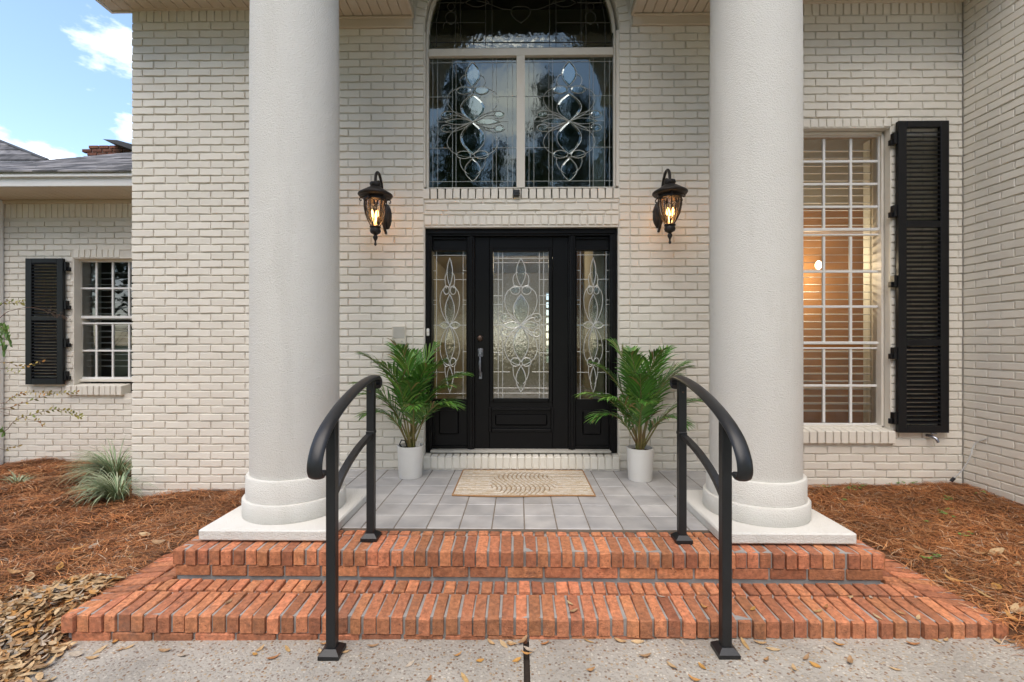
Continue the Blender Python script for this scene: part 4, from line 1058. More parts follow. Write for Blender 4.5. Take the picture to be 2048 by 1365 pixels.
# ------------------------------------------------------------------ small fittings
def at(px, py, Y): x, z = P(px, py, Y); return x, z
x0, z1 = at(784, 652, YW - .03); x1, z0 = at(811, 689, YW - .03)
ic = tag(empty('intercom', ((x0 + x1) / 2, YW, z0)), 'beige square intercom panel mounted on the painted brick', 'intercom')
m = MB(); m.box(x0, x1, YW - .028, YW + .002, z0, z1, .004); part('housing', m, 'plastic_beige', ic)
zm = z0 + (z1 - z0) * .33
m = MB(); m.box(x0 + .010, x1 - .010, YW - .0315, YW - .027, zm, z1 - .010, .001); part('grille', m, 'plastic_grey', ic)
m = MB(); m.box(x0 + .010, x1 - .010, YW - .031, YW - .027, z0 + .010, zm - .006, .001); part('button_plate', m, 'plastic_beige', ic)
m = MB(); m.lathe([(.007, 0), (.007, .004), (.005, .005)], (0, 0, 0), 12); m.v = [(x1 - .03 + x, YW - .031 - z, z0 + .027 + y) for x, y, z in m.v]; part('call_button', m, 'plastic_grey', ic)
yj = YD - .034; x_, z_ = at(856, 665, yj)
db = tag(empty('doorbell', (x_, yj, z_ - .03)), 'small white oval doorbell button on the black door frame', 'doorbell')
m = MB(); m.box(x_ - .013, x_ + .013, yj - .012, yj + .001, z_ - .033, z_ + .033, .010); part('cover', m, 'plastic_white', db)
m = MB(); m.lathe([(.008, 0), (.008, .003), (.006, .004)], (0, 0, 0), 12); m.v = [(x_ + x, yj - .012 - z, z_ + y) for x, y, z in m.v]; part('button', m, 'plastic_beige', db)
x_, z_ = at(1033, 387, YW - .03); z_ = zz[1] + .04
sc_ = tag(empty('security_camera', (x_, YW, z_)), 'tiny black cube security camera on the window sill above the door', 'camera')
m = MB(); m.box(x_ - .028, x_ + .028, YW - .040, YW - .002, z_ - .028, z_ + .03, .007); part('case', m, 'plastic_black', sc_)
m = MB(); m.lathe([(.012, 0), (.012, .003), (.008, .004), (.001, .004)], (0, 0, 0), 16); m.v = [(x_ + x, YW - .040 - z, z_ + .006 + y) for x, y, z in m.v]; part('lens', m, 'black_metal', sc_)
# hose faucet under the shutter
x_, z_ = at(1862, 874, YW - .04)
fb = tag(empty('hose_faucet', (x_, YW, z_)), 'small metal hose faucet on the brick under the tall shutter', 'faucet')
m = MB(); m.tube([(x_, YW + .01, z_ + .005), (x_, YW - .05, z_ + .005), (x_ + .012, YW - .075, z_ - .008), (x_ + .022, YW - .085, z_ - .04)], [.013, .013, .012, .011], 8); part('body', m, 'pewter', fb, True)
m = MB(); m.tube([(x_, YW - .045, z_), (x_, YW - .055, z_ + .03)], .006, 6); m.box(x_ - .012, x_ + .032, YW - .066, YW - .044, z_ + .026, z_ + .034, .003); part('handle', m, 'pewter', fb)
# grey cable hanging from the side wall
def side_pt(px, py, off=.006):
    u = (px - CX) / F; c, s = math.cos(TH), math.sin(TH); X = XS - off; t = X / (-s + u * c); return (X, t * (c + u * s), CZ - (py - HY) / F * t)
a = side_pt(1974, 878); b = side_pt(1950, 888, .03); xe, ze = P(1908, 957, YW - .10)
cb = tag(empty('loose_cable', a), 'pale grey cable drooping from the side brick wall to a black plug end', 'cable')
pts = [Vector(a), Vector(b), Vector((lambda q: (q[0], YW - .14, q[1]))(P(1940, 915, YW - .14))), Vector((lambda q: (q[0], YW - .12, q[1]))(P(1925, 940, YW - .12))), Vector((xe, YW - .10, ze))]
pp = []
for i in range(len(pts) - 1):
    for t in np.linspace(0, 1, 6, endpoint=False):
        p0, p1, p2, p3 = pts[max(i - 1, 0)], pts[i], pts[i + 1], pts[min(i + 2, len(pts) - 1)]
        pp.append(.5 * ((2 * p1) + (p2 - p0) * t + (2 * p0 - 5 * p1 + 4 * p2 - p3) * t * t + (3 * p1 - p0 - 3 * p2 + p3) * t ** 3))
pp.append(pts[-1]); m = MB(); m.tube(pp, .0055, 6); part('wire', m, 'cable_grey', cb, True)
m = MB(); d = (pts[-1] - pts[-2]).normalized(); m.tube([pts[-1] - d * .005, pts[-1] + d * .035], .013, 8); part('plug', m, 'plastic_black', cb)

# ------------------------------------------------------------------ jute doormat
x0, x1 = -.478, .552; y0, y1 = 3.275, YW - .045
dm = tag(empty('doormat', ((x0 + x1) / 2, (y0 + y1) / 2, 0)), 'woven jute doormat with a swirl of raised cords in front of the black door', 'doormat')
nx, ny = 230, 190; xs = np.linspace(x0, x1, nx); ys = np.linspace(y0, y1, ny); Xg, Yg = np.meshgrid(xs, ys)
un = (Xg - x0) / (x1 - x0); yo = .012 * np.sin(un * math.pi * 2 + 2.4) * (1 - (Yg - y0) / (y1 - y0)); 
xc, yc = (x0 + x1) / 2 - .0, (y0 + y1) / 2 - .02; rr = np.sqrt(((Xg - xc) / .27) ** 2 + ((Yg - yc) / .30) ** 2)
ph = 2 * math.pi * Yg / .0145
bl = np.clip((1 - rr) / .06, 0, 1)
sw = 2 * math.pi * ((Xg - xc) + .055 * np.sin((Yg - yc) / .30 * math.pi)) / .036
cord = np.abs(np.sin(ph / 2)); cs = np.abs(np.sin(sw / 2))
hgt = .006 + .0035 * cord * (1 - bl) + (.002 + .010 * cs) * bl + .0008 * nrg.standard_normal(Xg.shape)
rowid = np.floor(Yg / .0145).astype(int); tint = np.random.default_rng(3).uniform(.72, 1.12, 400)[rowid % 400]
seg = np.random.default_rng(4).uniform(.78, 1.15, (400, 60))[rowid % 400, ((Xg - x0) / .03 + rowid * 3).astype(int) % 60]
c1 = np.array((.56, .45, .31)); c2 = np.array((.70, .64, .55)); kmix = (seg - .78) / .37
colr = (c1 * (1 - kmix[..., None]) + c2 * kmix[..., None]) * tint[..., None]
lo_ = (np.array((.33, .22, .12)) * np.ones_like(colr)); colr = np.where(((cord < .3) & (bl < .5))[..., None] | ((cs < .35) & (bl > .5))[..., None], lo_, colr)
mat('jute_cord', (.5, .4, .27), .95, .08, 200, bump=.6, bscale=500, attr=True)
m = MB(); m.v = list(zip(Xg.ravel().tolist(), (Yg + yo).ravel().tolist(), (hgt + .004 * np.maximum(0, np.sin(un * 9)) * (Yg < y0 + .05)).ravel().tolist()))
m.f = [(j * nx + i, j * nx + i + 1, (j + 1) * nx + i + 1, (j + 1) * nx + i) for j in range(ny - 1) for i in range(nx - 1)]
m.c = [tuple(c) for c in colr.reshape(-1, 3)]
m.build('weave', 'jute_cord', dm, True, recalc=False)
V = lambda j, i: (Xg[j, i], Yg[j, i] + yo[j, i], .007)
m = MB(); m.tube([V(0, i) for i in range(0, nx, 6)] + [V(j, nx - 1) for j in range(0, ny, 6)] + [V(ny - 1, i) for i in range(nx - 1, -1, -6)] + [V(j, 0) for j in range(ny - 1, -1, -6)] + [V(0, 0)], .0065, 6); part('hem', m, 'jute_edge', dm, True)

# ------------------------------------------------------------------ potted palms
def palm(px, pyb, wpx, label, fr, seed):
    t = CZ * F / (pyb - HY); Yp = t + .09; xc = PX(px, Yp); k = 1.0; r1 = wpx / 2 * Yp / F; rg = random.Random(seed)
    h = tag(empty('potted_palm', (xc, Yp, 0)), label, 'potted plant', None); H = .262
    m = MB(); m.lathe([(r1 * .86, .001), (r1 * .88, .006), (r1, H - .004), (r1 * 1.0, H), (r1 * .93, H), (r1 * .915, H - .05)], (xc, Yp, 0), 40); m.f = m.f[:-1]; part('pot', m, 'pot_white', h, True)
    m = MB(); m.lathe([(.001, H - .024), (r1 * .5, H - .022), (r1 * .925, H - .03)], (xc, Yp, 0), 24); part('soil', m, 'soil', h)
    for (az, ln, el, bend) in fr:
        a0 = rg.uniform(0, 6.28); r0 = rg.uniform(.005, .045); p = Vector((xc + r0 * math.cos(a0), Yp + r0 * math.sin(a0), H - .03)); az = R(az + rg.uniform(-8, 8)); e = R(el); n_ = 18
        pts = [p.copy()]
        for i in range(n_):
            tt = i / n_; ee = e - R(bend) * max(0, tt - .25) ** 1.5 * 1.4
            d = Vector((math.cos(az) * math.cos(ee), math.sin(az) * math.cos(ee), math.sin(ee))); p = p + d * ln / n_
            if p.y > YW - .035: p.y = YW - .035 - rg.uniform(0, .01)
            pts.append(p.copy())
        st = MB(); st.tube(pts, [.0095 - .0075 * (i / n_) ** .7 for i in range(n_ + 1)], 5)
        fo = part('stem', st, 'palm_stem', h, True)
        lf = MB(); i0 = .32; nl = 25
        for q in range(nl):
            tt = i0 + (1 - i0) * (q + .5) / nl; f_ = tt * n_; i = min(int(f_), n_ - 1); b = pts[i].lerp(pts[i + 1], f_ - i); d = (pts[i + 1] - pts[i]).normalized()
            sd_ = d.cross(Vector((0, 0, 1))); sd_ = sd_.normalized() if sd_.length > .05 else Vector((1, 0, 0)); upv = sd_.cross(d)
            L_ = ln * (.30 * math.sin(math.pi * min(1, (.18 + .82 * (q + 1) / nl))) ** .6 + .06) * rg.uniform(.88, 1.1)
            for s_ in (-1, 1):
                ang = R(rg.uniform(30, 44)) * (1 - .5 * q / nl); dr = (d * math.cos(ang) + sd_ * s_ * math.sin(ang) + upv * rg.uniform(.05, .30)).normalized()
                wv = dr.cross(upv); wv = wv.normalized() if wv.length > .01 else sd_; wmax = .0068 * rg.uniform(.85, 1.2); cc = b.copy(); prev = None; g_ = rg.uniform(.65, 1.25)
                base = (.088 * g_, .245 * g_, .034 * g_) if rg.random() > .25 else (.18 * g_, .34 * g_, .05 * g_)
                if rg.random() < .05: base = (.32 * g_, .24 * g_, .09 * g_)
                rows_ = []
                for z_, wf_ in ((0, .25), (.25, .95), (.55, 1.0), (.8, .6), (1, .04)):
                    pt = b + dr * L_ * z_ + Vector((0, 0, -1)) * L_ * .38 * z_ ** 2.2
                    if pt.y > YW - .012: pt.y = YW - .012
                    rows_.append((pt - wv * wmax * wf_, pt + Vector((0, 0, -.0025 * wf_)), pt + wv * wmax * wf_))
                vs = [v for r_ in rows_ for v in r_]; fs = []
                for z_ in range(4): fs += [(z_ * 3, z_ * 3 + 1, z_ * 3 + 4, z_ * 3 + 3), (z_ * 3 + 1, z_ * 3 + 2, z_ * 3 + 5, z_ * 3 + 4)]
                lf.add(vs, fs, base)
        lf.build('frond', 'palm_leaf', h, True, recalc=False)
    return h
FR = [(90, .88, 86, 30), (50, .92, 84, 40), (130, .90, 83, 42), (-20, .86, 79, 55), (200, .88, 79, 58), (-60, .86, 80, 60), (-120, .84, 79, 60), (10, .78, 70, 75), (170, .78, 69, 78), (-40, .66, 64, 95), (-140, .62, 62, 100), (-85, .72, 78, 75), (0, .58, 60, 90), (-100, .92, 84, 45), (-70, .62, 66, 95), (215, .72, 68, 80), (-25, .74, 70, 78)]
FR2 = [(80, .86, 85, 35), (20, .90, 83, 45), (150, .94, 84, 38), (-30, .82, 76, 60), (190, .84, 77, 62), (-75, .90, 82, 52), (-110, .80, 76, 70), (35, .80, 68, 70), (185, .74, 63, 82), (-15, .70, 61, 88), (-150, .60, 58, 105), (-50, .58, 60, 110), (-95, .66, 70, 90), (-125, .88, 82, 50), (-5, .84, 78, 62), (225, .70, 66, 84)]
p1 = palm(821, 961, 52, 'bushy green palm in a white pot with a black hose loop, below the intercom', [(a, l * (1.0 + .03 * ((i * 7) % 5 - 2)), e, b) for i, (a, l, e, b) in enumerate(FR)], 3)
p2 = palm(1280, 965, 53, 'bushy green palm in a plain white pot, beside the handrail towards the shuttered window', FR2, 11)
xp, yp = p1.location.x, p1.location.y
m = MB(); m.tube([(xp - .05, yp - .05, .235), (xp - .075, yp - .06, .28), (xp - .06, yp - .06, .315), (xp - .03, yp - .06, .31), (xp - .015, yp - .05, .25)], .006, 6); part('hose_loop', m, 'plastic_black', p1, True)
m = MB(); m.box(xp + .055, xp + .09, yp - .055, yp - .051, .245, .305, .001); part('plant_tag', m, 'plastic_grey', p1)

# ------------------------------------------------------------------ pine straw, leaf litter
def straw(name, x0, x1, y0, y1, count, seed, keep):
    g_ = np.random.default_rng(seed); X = g_.uniform(x0, x1, count * 2); Y = g_.uniform(y0, y1, count * 2); ok = keep(X, Y); X, Y = X[ok][:count], Y[ok][:count]; n_ = len(X)
    Zb = np.array([bed_z(a, b) for a, b in zip(X, Y)]) + g_.uniform(.002, .026, n_)
    a = g_.normal(.15, .75, n_) + (g_.random(n_) < .25) * g_.uniform(0, 3.14, n_); ln = g_.uniform(.06, .17, n_); cv = g_.normal(0, .45, n_); w_ = g_.uniform(.0010, .0021, n_)
    dz = g_.normal(0, .10, n_); V_ = np.zeros((n_, 8, 3)); 
    for k_, t in enumerate((-.5, -.17, .17, .5)):
        an = a + cv * t; px_ = X + np.cos(a) * ln * t - np.sin(a) * ln * cv * (t * t) * .5; py_ = Y + np.sin(a) * ln * t + np.cos(a) * ln * cv * (t * t) * .5
        pz = Zb + dz * ln * t + .004 * (1 - 4 * t * t)
        tw = w_ * (.5 if k_ in (0, 3) else 1)
        V_[:, 2 * k_] = np.stack([px_ - np.sin(an) * tw, py_ + np.cos(an) * tw, pz], 1); V_[:, 2 * k_ + 1] = np.stack([px_ + np.sin(an) * tw, py_ - np.cos(an) * tw, pz + .0006], 1)
    fb_ = np.array([(0, 1, 3, 2), (2, 3, 5, 4), (4, 5, 7, 6)]); Fc = (np.arange(n_)[:, None, None] * 8 + fb_[None]).reshape(-1, 4)
    me = bpy.data.meshes.new(name); me.vertices.add(n_ * 8); me.vertices.foreach_set('co', V_.ravel()); me.loops.add(Fc.size); me.loops.foreach_set('vertex_index', Fc.ravel().astype(np.int32))
    me.polygons.add(len(Fc)); me.polygons.foreach_set('loop_start', np.arange(0, Fc.size, 4, dtype=np.int32)); me.update(calc_edges=True)
    pal = np.array([(.56, .23, .078), (.48, .175, .055), (.66, .31, .12), (.33, .12, .042), (.72, .44, .24), (.16, .065, .03), (.56, .42, .29)]); ci = g_.choice(7, n_, p=(.26, .24, .16, .14, .06, .09, .05))
    patch = 1 + .22 * np.sin(X * 5.1 + 2 * np.sin(Y * 3.3)) * np.sin(Y * 6.2 + 1.7 * np.sin(X * 2.9)); c_ = np.repeat(pal[ci] * g_.uniform(.72, 1.2, (n_, 1)) * patch[:, None], 8, 0); at_ = me.color_attributes.new('col', 'FLOAT_COLOR', 'POINT'); at_.data.foreach_set('color', np.concatenate([c_, np.ones((n_ * 8, 1))], 1).astype(np.float32).ravel())
    return link(name, me, 'straw')
s1 = straw('pine_straw', -5.6, -1.9, 1.7, YF, 62000, 1, lambda X, Y: ((X < XLL - .01 + .09 * np.random.default_rng(9).random(len(X)) ** 4) | (Y > 3.2)) & ((X < XL - .02) | (Y < YW - .02)) & (X * 1.0 < 0) & ((X < -2.02) | (Y > 3.35)) & (X < -1.93))
tag(s1, 'rusty brown pine straw spread over the garden bed below the small shuttered window', 'pine straw', kind='stuff')
s2 = straw('pine_straw', 2.0, XS, 1.5, YW - .02, 36000, 2, lambda X, Y: (X > XLR + .01 - .09 * np.random.default_rng(9).random(len(X)) ** 4) | (Y > 2.95))
tag(s2, 'dark brown pine straw filling the corner bed under the tall shuttered window', 'pine straw', kind='stuff')

def leaf_mesh(L_, W_, curl, seed):
    r = random.Random(seed); m = MB(); n_ = 6; vs = []; 
    for i in range(n_ + 1):
        t = i / n_; wd = W_ / 2 * math.sin(math.pi * (t * .92 + .04)) ** .8 * r.uniform(.9, 1.1); z = curl * L_ * (4 * (t - .5) ** 2) * .35; x = (t - .5) * L_
        vs += [(x, -wd, z + abs(wd) * curl * .7), (x, 0, z), (x, wd, z + abs(wd) * curl * .7)]
    fs = []
    for i in range(n_): fs += [(i * 3, i * 3 + 1, i * 3 + 4, i * 3 + 3), (i * 3 + 1, i * 3 + 2, i * 3 + 5, i * 3 + 4)]
    m.add(vs, fs); zmin = min(v[2] for v in m.v); m.v = [(x, y, z - zmin) for x, y, z in m.v]; return m
LCOL = [(.48, .31, .15), (.56, .40, .22), (.42, .23, .09), (.52, .35, .18), (.36, .22, .11), (.46, .38, .29), (.50, .25, .07)]
# pile of oval leaves at the corner of the walkway: one uncountable drift
pile = MB()
for i in range(3900):
    t = rng.random(); x = rng.gauss(-2.48, .26); y = rng.uniform(1.5, 2.5)
    if x > -2.2 and y > YL - .03: continue
    edge = -2.02 - .16 * (y - 1.6) * 1.1
    if x > edge + rng.gauss(0, .06) or x < -3.2: continue
    d = leaf_mesh(rng.uniform(.04, .085), rng.uniform(.016, .028), rng.uniform(-.5, .9), i); a = rng.uniform(0, 6.28); q = Matrix.Translation((x, y, max(bed_z(x, y) if x < -2.16 else walk_z(x), -.33) + .006 + rng.uniform(0, .05) * math.exp(-((x + 2.45) / .28) ** 2))) @ Matrix.Rotation(a, 4, 'Z') @ Matrix.Rotation(rng.gauss(0, .3), 4, 'X') @ Matrix.Rotation(rng.gauss(0, .2), 4, 'Y')
    c_ = rng.choice(LCOL); g_ = rng.uniform(.75, 1.2); pile.add([q @ Vector(v) for v in d.v], d.f, tuple(k_ * g_ for k_ in c_))
tag(pile.build('leaf_drift', 'leaf_dry', recalc=False), 'drift of dry tan oval leaves piled where the walkway meets the brick step', 'leaves', kind='stuff')
# single leaves one can count
LM = []
for i in range(10):
    d = leaf_mesh((.052, .06, .045, .055, .07)[i % 5], (.02, .023, .018)[i % 3], (.5, .2, .8, .35)[i % 4], 100 + i); c_ = (LCOL + [(.50, .26, .06), (.38, .17, .06), (.47, .30, .12)])[i]; d.c = [c_] * len(d.v); me = d.mesh('fallen_leaf'); me.materials.append(MATS['leaf_dry']); LM.append(me)
def leaf(x, y, z, i, sc=1.0, label='', group='', tilt=.1):
    o = bpy.data.objects.new('fallen_leaf', LM[i % 10]); COL.objects.link(o); o.location = (x, y, z); o.scale = (sc,) * 3; o.rotation_euler = (rng.gauss(0, tilt), rng.gauss(0, tilt), rng.uniform(0, 6.28))
    return tag(o, label, 'leaf', group)
def ground_pt(px, py, zf):
    z = zf(0) if callable(zf) else zf
    for _ in range(3):
        t = (CZ - z) * F / (py - HY); u = (px - CX) / F; x = t * (-math.sin(TH) + u * math.cos(TH)); y = t * (math.cos(TH) + u * math.sin(TH)); z = zf(x) if callable(zf) else zf
    return x, y, z
spots = [(185, 1318), (200, 1302), (240, 1302), (258, 1296), (330, 1303), (363, 1312), (230, 1286), (510, 1310), (546, 1318), (575, 1300), (520, 1300), (640, 1304), (650, 1290), (690, 1306), (745, 1294), (820, 1330), (915, 1313), (960, 1323), (858, 1362), (930, 1359), (982, 1287), (1007, 1290), (1020, 1292), (1024, 1288), (1046, 1285), (1058, 1302), (1052, 1312), (1034, 1322), (1090, 1289), (1178, 1284), (1240, 1284), (1275, 1285), (1182, 1342), (1344, 1334), (1290, 1314), (1366, 1289), (1389, 1362), (1404, 1335), (1455, 1295), (1490, 1290), (1520, 1288), (1546, 1300), (1532, 1322), (1588, 1338), (1612, 1318), (1655, 1298), (1678, 1292), (1630, 1332), (1826, 1290), (1870, 1281), (1892, 1282), (1994, 1282), (2022, 1286), (1790, 1340), (1700, 1325)]
for i, (a, b) in enumerate(spots):
    x, y, z = ground_pt(a, b, walk_z)
    if abs(x - .0375) < .02: z += .004
    lb, gp = 'small orange-brown oval leaf lying on the open pebbled concrete of the walkway', 'leaves scattered on the walkway'
    if abs(x - .0375) < .10: lb, gp = 'small oval leaf caught along the dark joint between the walkway slabs', 'leaves along the walkway joint'
    elif abs(x + .85) < .13: lb, gp = 'small oval leaf beside the foot of the handrail on the intercom side', 'leaves at the intercom-side handrail foot'
    elif abs(x - .932) < .16: lb, gp = 'small oval leaf beside the foot of the handrail on the shuttered window side', 'leaves at the window-side handrail foot'
    elif y > 2.09: lb, gp = 'small oval leaf on the walkway tight against the base of the brick step', 'leaves against the step base'
    leaf(x, y, z + .002, i, rng.uniform(.7, 1.1), lb, gp)
for i, (a, b) in enumerate([(1140, 1208), (1146, 1222), (1322, 1196), (1410, 1216), (1506, 1218), (1652, 1215), (1636, 1222), (1700, 1198), (1755, 1232), (1802, 1226), (1836, 1234), (455, 1206), (1742, 1198)]):
    x, y, z = ground_pt(a, b, -.19); zz_ = -.202 + .026 * min(1, max(0, y - YL) / .3); leaf(x, y, zz_ + .004, i + 3, .8, 'small dry leaf lying on the red brick of the lower step', 'leaves on the lower brick step')
bigs = [(90, 1190, 2.4), (60, 1170, 1.7), (30, 1160, 2.0), (345, 1060, 1.9), (320, 1092, 1.5), (185, 1100, 1.8), (155, 1106, 1.5), (120, 1150, 1.4), (170, 1135, 1.1), (270, 1120, 1.2), (240, 1165, 1.0), (290, 1075, 1.3)]
for i, (a, b, s_) in enumerate(bigs):
    x, y, z = ground_pt(a, b, -.24); z = bed_z(x, y); x, y, z = ground_pt(a, b, z); leaf(x, y, bed_z(x, y) + .022, i, s_, 'large curled dry leaf on the pine straw beside the leaf drift', 'large leaves on the straw by the leaf drift', .25)
for i, (a, b, s_) in enumerate([(1965, 1118, 2.0), (1990, 1112, 2.1), (1850, 1112, 1.8), (1870, 1120, 1.4), (1905, 1170, 1.3), (1995, 1185, 1.6), (2020, 1195, 1.3), (1980, 1205, 1.8), (2035, 1140, 1.5), (1990, 1100, 1.0), (1895, 1155, 1.2), (2030, 1232, 1.7), (2040, 1262, 1.5), (2010, 1235, 1.4), (2025, 1275, 1.2), (1900, 1020, 1.3), (2010, 1060, 1.2)]):
    x, y, z = ground_pt(a, b, -.2); z = bed_z(x, y); x, y, z = ground_pt(a, b, z)
    if x < XLR + .02 and y > YL: x = XLR + .03
    leaf(x, y, bed_z(x, y) + .022, i + 2, s_, 'large curled dry leaf on the dark straw of the corner bed', 'large leaves in the corner bed', .25)

# ------------------------------------------------------------------ grass clumps, weeds, crape myrtle
def clump(px, py, n_, ln, label, seed, lean):
    x, y, z = ground_pt(px, py, -.25); z = bed_z(x, y); x, y, z = ground_pt(px, py, z); rg = random.Random(seed)
    m = MB()
    for i in range(n_):
        a = rg.uniform(0, 6.28) if rg.random() > lean else R(rg.gauss(200, 30)); r0 = rg.uniform(0, .05); L_ = ln * rg.uniform(.6, 1.1); e = R(rg.uniform(45, 85)); w_ = rg.uniform(.0028, .0048)
        p = Vector((x + r0 * math.cos(a), y + r0 * math.sin(a), bed_z(x, y) - .005)); vs = []; sd_ = Vector((-math.sin(a), math.cos(a), 0)); nseg = 7
        drp = R(rg.uniform(60, 150))
        for q in range(nseg + 1):
            t = q / nseg; wd = w_ * (1 - t ** 2.5) + .0003
            vs += [p - sd_ * wd, p + Vector((0, 0, -.0008)), p + sd_ * wd]
            ee = e - drp * t ** 1.4; p = p + Vector((math.cos(a) * math.cos(ee), math.sin(a) * math.cos(ee), math.sin(ee))) * L_ / nseg
            if p.z < bed_z(p.x, p.y) + .01: p.z = bed_z(p.x, p.y) + .01
            if p.x > XL - .02 and p.y > YW - .05: p.x = XL - .02
        g_ = rg.uniform(.7, 1.15); cg = (.24 * g_, .34 * g_, .18 * g_); cc = (.66 * g_, .66 * g_, .46 * g_); k0 = len(m.v)
        m.add(vs, [(q * 3, q * 3 + 1, q * 3 + 4, q * 3 + 3) for q in range(nseg)] + [(q * 3 + 1, q * 3 + 2, q * 3 + 5, q * 3 + 4) for q in range(nseg)])
        str_ = rg.random() < .6
        for q in range(nseg + 1): m.c += [cc if str_ else cg, cg, cc if str_ and i % 2 else cg]
    o = m.build('liriope_clump', 'blade', None, True, recalc=False)
    return tag(o, label, 'grass clump')
clump(232, 966, 420, .50, 'upper clump of striped grey-green grass against the wall corner', 5, .5)
clump(236, 1000, 320, .38, 'lower clump of striped pale grass with a yellow stem, at the wall corner', 6, .6)
clump(36, 972, 40, .17, 'small tuft of bright green weeds in the pine straw', 8, .1)
m = MB()
for i in range(46):
    X0 = rng.choice([(1880, 1028), (1905, 1035), (1860, 1050), (1960, 1000), (1925, 1070), (1890, 1012), (1700, 990), (1730, 985), (1690, 1010), (1650, 985), (1800, 973), (1770, 972), (1600 + 260, 1108)])
    x, y, z = ground_pt(X0[0] + rng.gauss(0, 7), X0[1] + rng.gauss(0, 3), -.15); z = bed_z(x, y)
    if y > YW - .02: y = YW - .03
    for q in range(3):
        a = rng.uniform(0, 6.28); c_ = Vector((x + .010 * math.cos(a), y + .010 * math.sin(a), z + .03 + rng.uniform(0, .01))); ring_ = [(c_.x + .008 * math.cos(t), c_.y + .008 * math.sin(t), c_.z + rng.uniform(-.002, .002)) for t in [k_ * 1.0472 for k_ in range(6)]]
        g_ = rng.uniform(.7, 1.2); m.add(ring_, [(0, 1, 2, 3, 4, 5)], (.16 * g_, .32 * g_, .06 * g_))
tag(m.build('clover_weeds', 'blade', None, recalc=False), 'tiny bright green clover weeds sprouting through the corner bed straw', 'weeds', kind='stuff')

YM = 4.45
cm_ = tag(empty('crape_myrtle', (-5.75, YM, -.3)), 'thin crape myrtle twigs with yellowing leaves and seed heads by the small shutter', 'shrub')
m = MB(); m.tube([(-5.75, YM, -.32), (-5.72, YM + .02, .4), (-5.62, YM - .03, 1.1), (-5.5, YM, 1.8), (-5.45, YM, 2.3)], [.03, .025, .02, .014, .008], 7); part('trunk', m, 'bark', cm_, True)
def twig(pix, r0, leaves, cols, lsz=.03, start=(-5.6, .9), spread=1.0):
    pts = [Vector((start[0], YM, start[1]))] + [Vector((*[P(a, b, YM + dy)[0]], YM + dy, P(a, b, YM + dy)[1])) for a, b, dy in pix]
    pp = []
    for i in range(len(pts) - 1):
        for t in np.linspace(0, 1, 5, endpoint=False):
            p0, p1_, p2_, p3 = pts[max(i - 1, 0)], pts[i], pts[i + 1], pts[min(i + 2, len(pts) - 1)]
            pp.append(.5 * ((2 * p1_) + (p2_ - p0) * t + (2 * p0 - 5 * p1_ + 4 * p2_ - p3) * t * t + (3 * p1_ - p0 - 3 * p2_ + p3) * t ** 3))
    pp.append(pts[-1]); m = MB(); n_ = len(pp); m.tube(pp, [r0 * (1 - .75 * i / n_) for i in range(n_)], 5); br = part('branch', m, 'twig', cm_, True)
    lf = MB()
    for q in range(leaves):
        t = .25 + .75 * (q + .5) / leaves; f_ = t * (n_ - 1); i = min(int(f_), n_ - 2); b = pp[i].lerp(pp[i + 1], f_ - i); d = (pp[i + 1] - pp[i]).normalized(); s_ = 1 if q % 2 else -1
        dr = (d * .5 + Vector((0, rng.uniform(-.5, .5), s_ * .8 * spread))).normalized(); L_ = lsz * rng.uniform(.7, 1.2); nv = dr.cross(Vector((0, 1, rng.uniform(-.6, .6)))).normalized(); c_ = rng.choice(cols); g_ = rng.uniform(.8, 1.15)
        vs = [b, b + dr * L_ * .35 + nv * L_ * .26, b + dr * L_ * .75 + nv * L_ * .2, b + dr * L_, b + dr * L_ * .75 - nv * L_ * .2, b + dr * L_ * .35 - nv * L_ * .26]
        lf.add(vs, [(0, 1, 2, 3, 4, 5)], tuple(k_ * g_ for k_ in c_))
    if leaves: lf.build('leaves', 'blade', cm_, recalc=False)
GR = [(.10, .20, .04), (.14, .24, .05)]; YL_ = [(.38, .28, .06), (.45, .30, .06), (.30, .26, .06), (.40, .20, .05)]; OL = [(.26, .25, .05), (.32, .27, .06), (.18, .22, .05)]
twig([(0, 612, 0), (30, 607, 0), (50, 603, .02)], .004, 14, OL, .04, spread=.9)
twig([(0, 636, 0), (30, 620, 0), (60, 615, 0), (85, 620, 0), (98, 628, 0)], .004, 0, GR)
twig([(-10, 650, 0), (12, 665, 0), (22, 690, 0)], .004, 46, GR, .05, (-5.6, 1.3), 1.4)
twig([(-10, 660, 0), (4, 690, 0), (8, 705, 0)], .004, 30, GR, .05, (-5.6, 1.3), 1.4)
twig([(0, 725, 0), (40, 733, 0), (60, 730, 0), (86, 724, 0)], .003, 12, YL_, .035, (-5.6, .8), .4)
twig([(0, 738, 0), (20, 742, 0), (38, 746, 0)], .003, 6, OL, .03, (-5.6, .8))
twig([(0, 808, 0), (30, 792, .0), (60, 785, 0), (90, 787, 0), (100, 786, 0)], .0035, 26, YL_, .034, (-5.6, .5), .7)
twig([(0, 818, 0), (50, 805, 0), (100, 790, 0), (130, 786, 0), (155, 785, 0)], .0035, 22, YL_ + OL, .034, (-5.6, .5), .6)
twig([(0, 865, 0), (30, 842, 0), (70, 828, 0), (105, 820, 0), (130, 822, 0), (148, 828, 0), (162, 835, 0)], .0035, 30, OL, .04, (-5.6, .3), .8)
twig([(60, 840, 0), (78, 842, 0), (85, 852, 0)], .002, 8, YL_, .03, (-5.4, .5))
twig([(0, 860, 0), (6, 866, 0)], .004, 14, GR, .05, (-5.6, .3)); twig([(0, 898, 0), (20, 895, 0), (38, 893, 0)], .003, 10, YL_, .03, (-5.6, .2), .3)
m = MB()
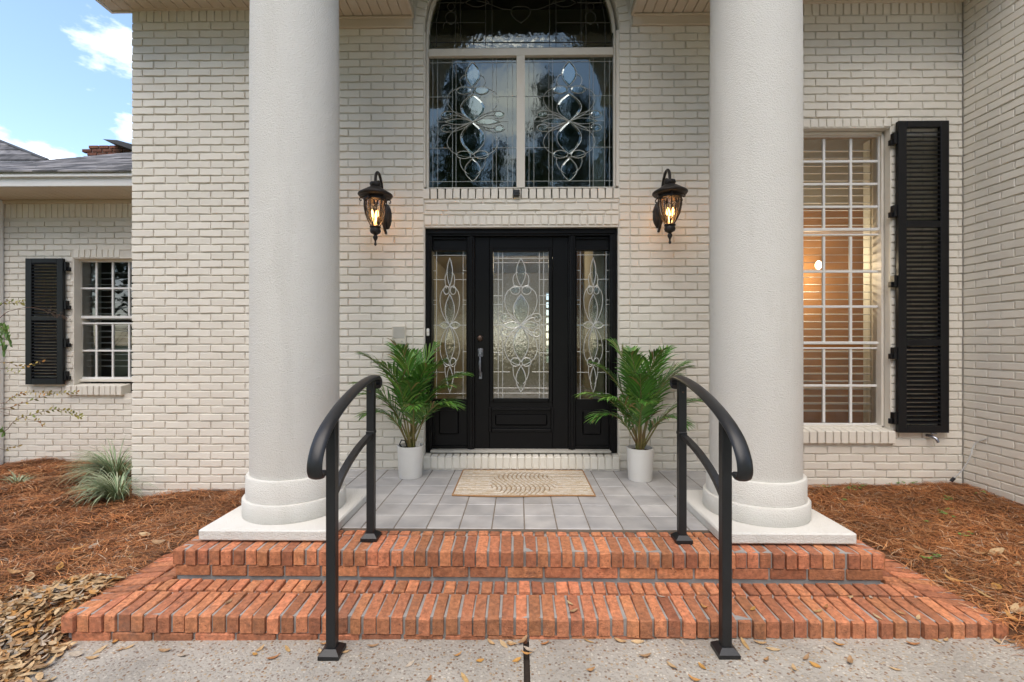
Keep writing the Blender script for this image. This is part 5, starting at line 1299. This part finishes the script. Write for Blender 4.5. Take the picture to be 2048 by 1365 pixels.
for i in range(110):
    t = rng.random(); px_ = 95 + 38 * t + rng.gauss(0, 2); py_ = 622 + 16 * t ** 1.2 + rng.gauss(0, 4.5 * (1 - .6 * t)); x, z = P(px_, py_, YM); r_ = rng.uniform(.003, .0055); y = YM + rng.gauss(0, .025)
    m.lathe([(0, -r_), (r_, -r_ * .3), (r_ * .8, r_ * .6), (0, r_)], (x, y, z), 5)
    if i % 3 == 0: xb_, zb_ = P(93 + 38 * t, 622 + 15 * t, YM); m.tube([(xb_, YM, zb_), (x, y, z)], .0009, 3)
part('seed_cluster', m, 'bark', cm_)

# ------------------------------------------------------------------ pines across the drive (mirrored in the tall glass)
def pine(seed, H):
    rg = random.Random(seed); tr = MB(); tr.tube([(0, 0, 0), (.1, 0, H * .4), (-.05, .1, H * .75), (0, 0, H)], [.24, .19, .12, .03], 8)
    cr = MB()
    for i in range(46):
        z = H * (.20 + .80 * (i / 46) ** .9); a = rg.uniform(0, 6.28); rad = (1 - (z / H - .20) / .80) * rg.uniform(1.6, 3.0) + .5
        c = Vector((rad * .6 * math.cos(a), rad * .6 * math.sin(a), z)); tr.tube([(0, 0, z - .4), tuple(c)], [.05, .015], 4)
        for q in range(42):
            p = c + Vector((rg.gauss(0, rad * .34), rg.gauss(0, rad * .34), rg.gauss(0, .38))); d = Vector((rg.gauss(0, 1), rg.gauss(0, 1), rg.gauss(.3, .7))).normalized() * rg.uniform(.25, .5); s_ = d.orthogonal().normalized() * .07
            cr.add([p - s_, p + s_, p + d], [(0, 1, 2)]); s2_ = d.cross(s_).normalized() * .07; cr.add([p - s2_, p + s2_, p + d * .9], [(0, 1, 2)])
    return tr, cr
PM = []
for q in range(3):
    tr, cr = pine(20 + q, 15 + q * 2); a = tr.mesh('trunk'); a.materials.append(MATS['bark']); b = cr.mesh('crown'); b.materials.append(MATS['pine_needles']); PM.append((a, b))
for i, (x, y) in enumerate([(-15, -20), (-10.5, -15), (-6.5, -21), (-3.4, -15.5), (3.0, -16), (6.0, -20), (9.5, -14.5), (13, -18), (17, -22), (-19, -26), (-1.5, -27), (2.2, -30), (10, -30), (-8, -32), (21, -28), (-13, -11), (-8.5, -10), (-14, -4), (-17, -8), (-20, -11), (-12.5, -1.5), (-22, -6), (-2.4, -14), (1.4, -13.5), (4.2, -12.5), (-5, -12.5),  (7.5, -10.5), (12, -11.5), (16.5, -14), (-18, -15), (0.5, -19), (-5, -26), (5, -26), (14, -26)]):
    t = tag(empty('pine_tree', (x, y, -.43)), 'tall dark pine standing across the drive, mirrored in the glass above the door', 'tree', 'pines across the drive'); t.rotation_euler = (0, 0, i * 1.3); s_ = rng.uniform(.85, 1.1) if not (abs(x) < 6 and y > -15) else .74; t.scale = (s_,) * 3
    link('trunk', PM[i % 3][0], None, t, loc=(0, 0, 0)); link('crown', PM[i % 3][1], None, t, loc=(0, 0, 0))
print('bricks', len(BR), 'shingles', cnt, 'objects', len(bpy.data.objects))
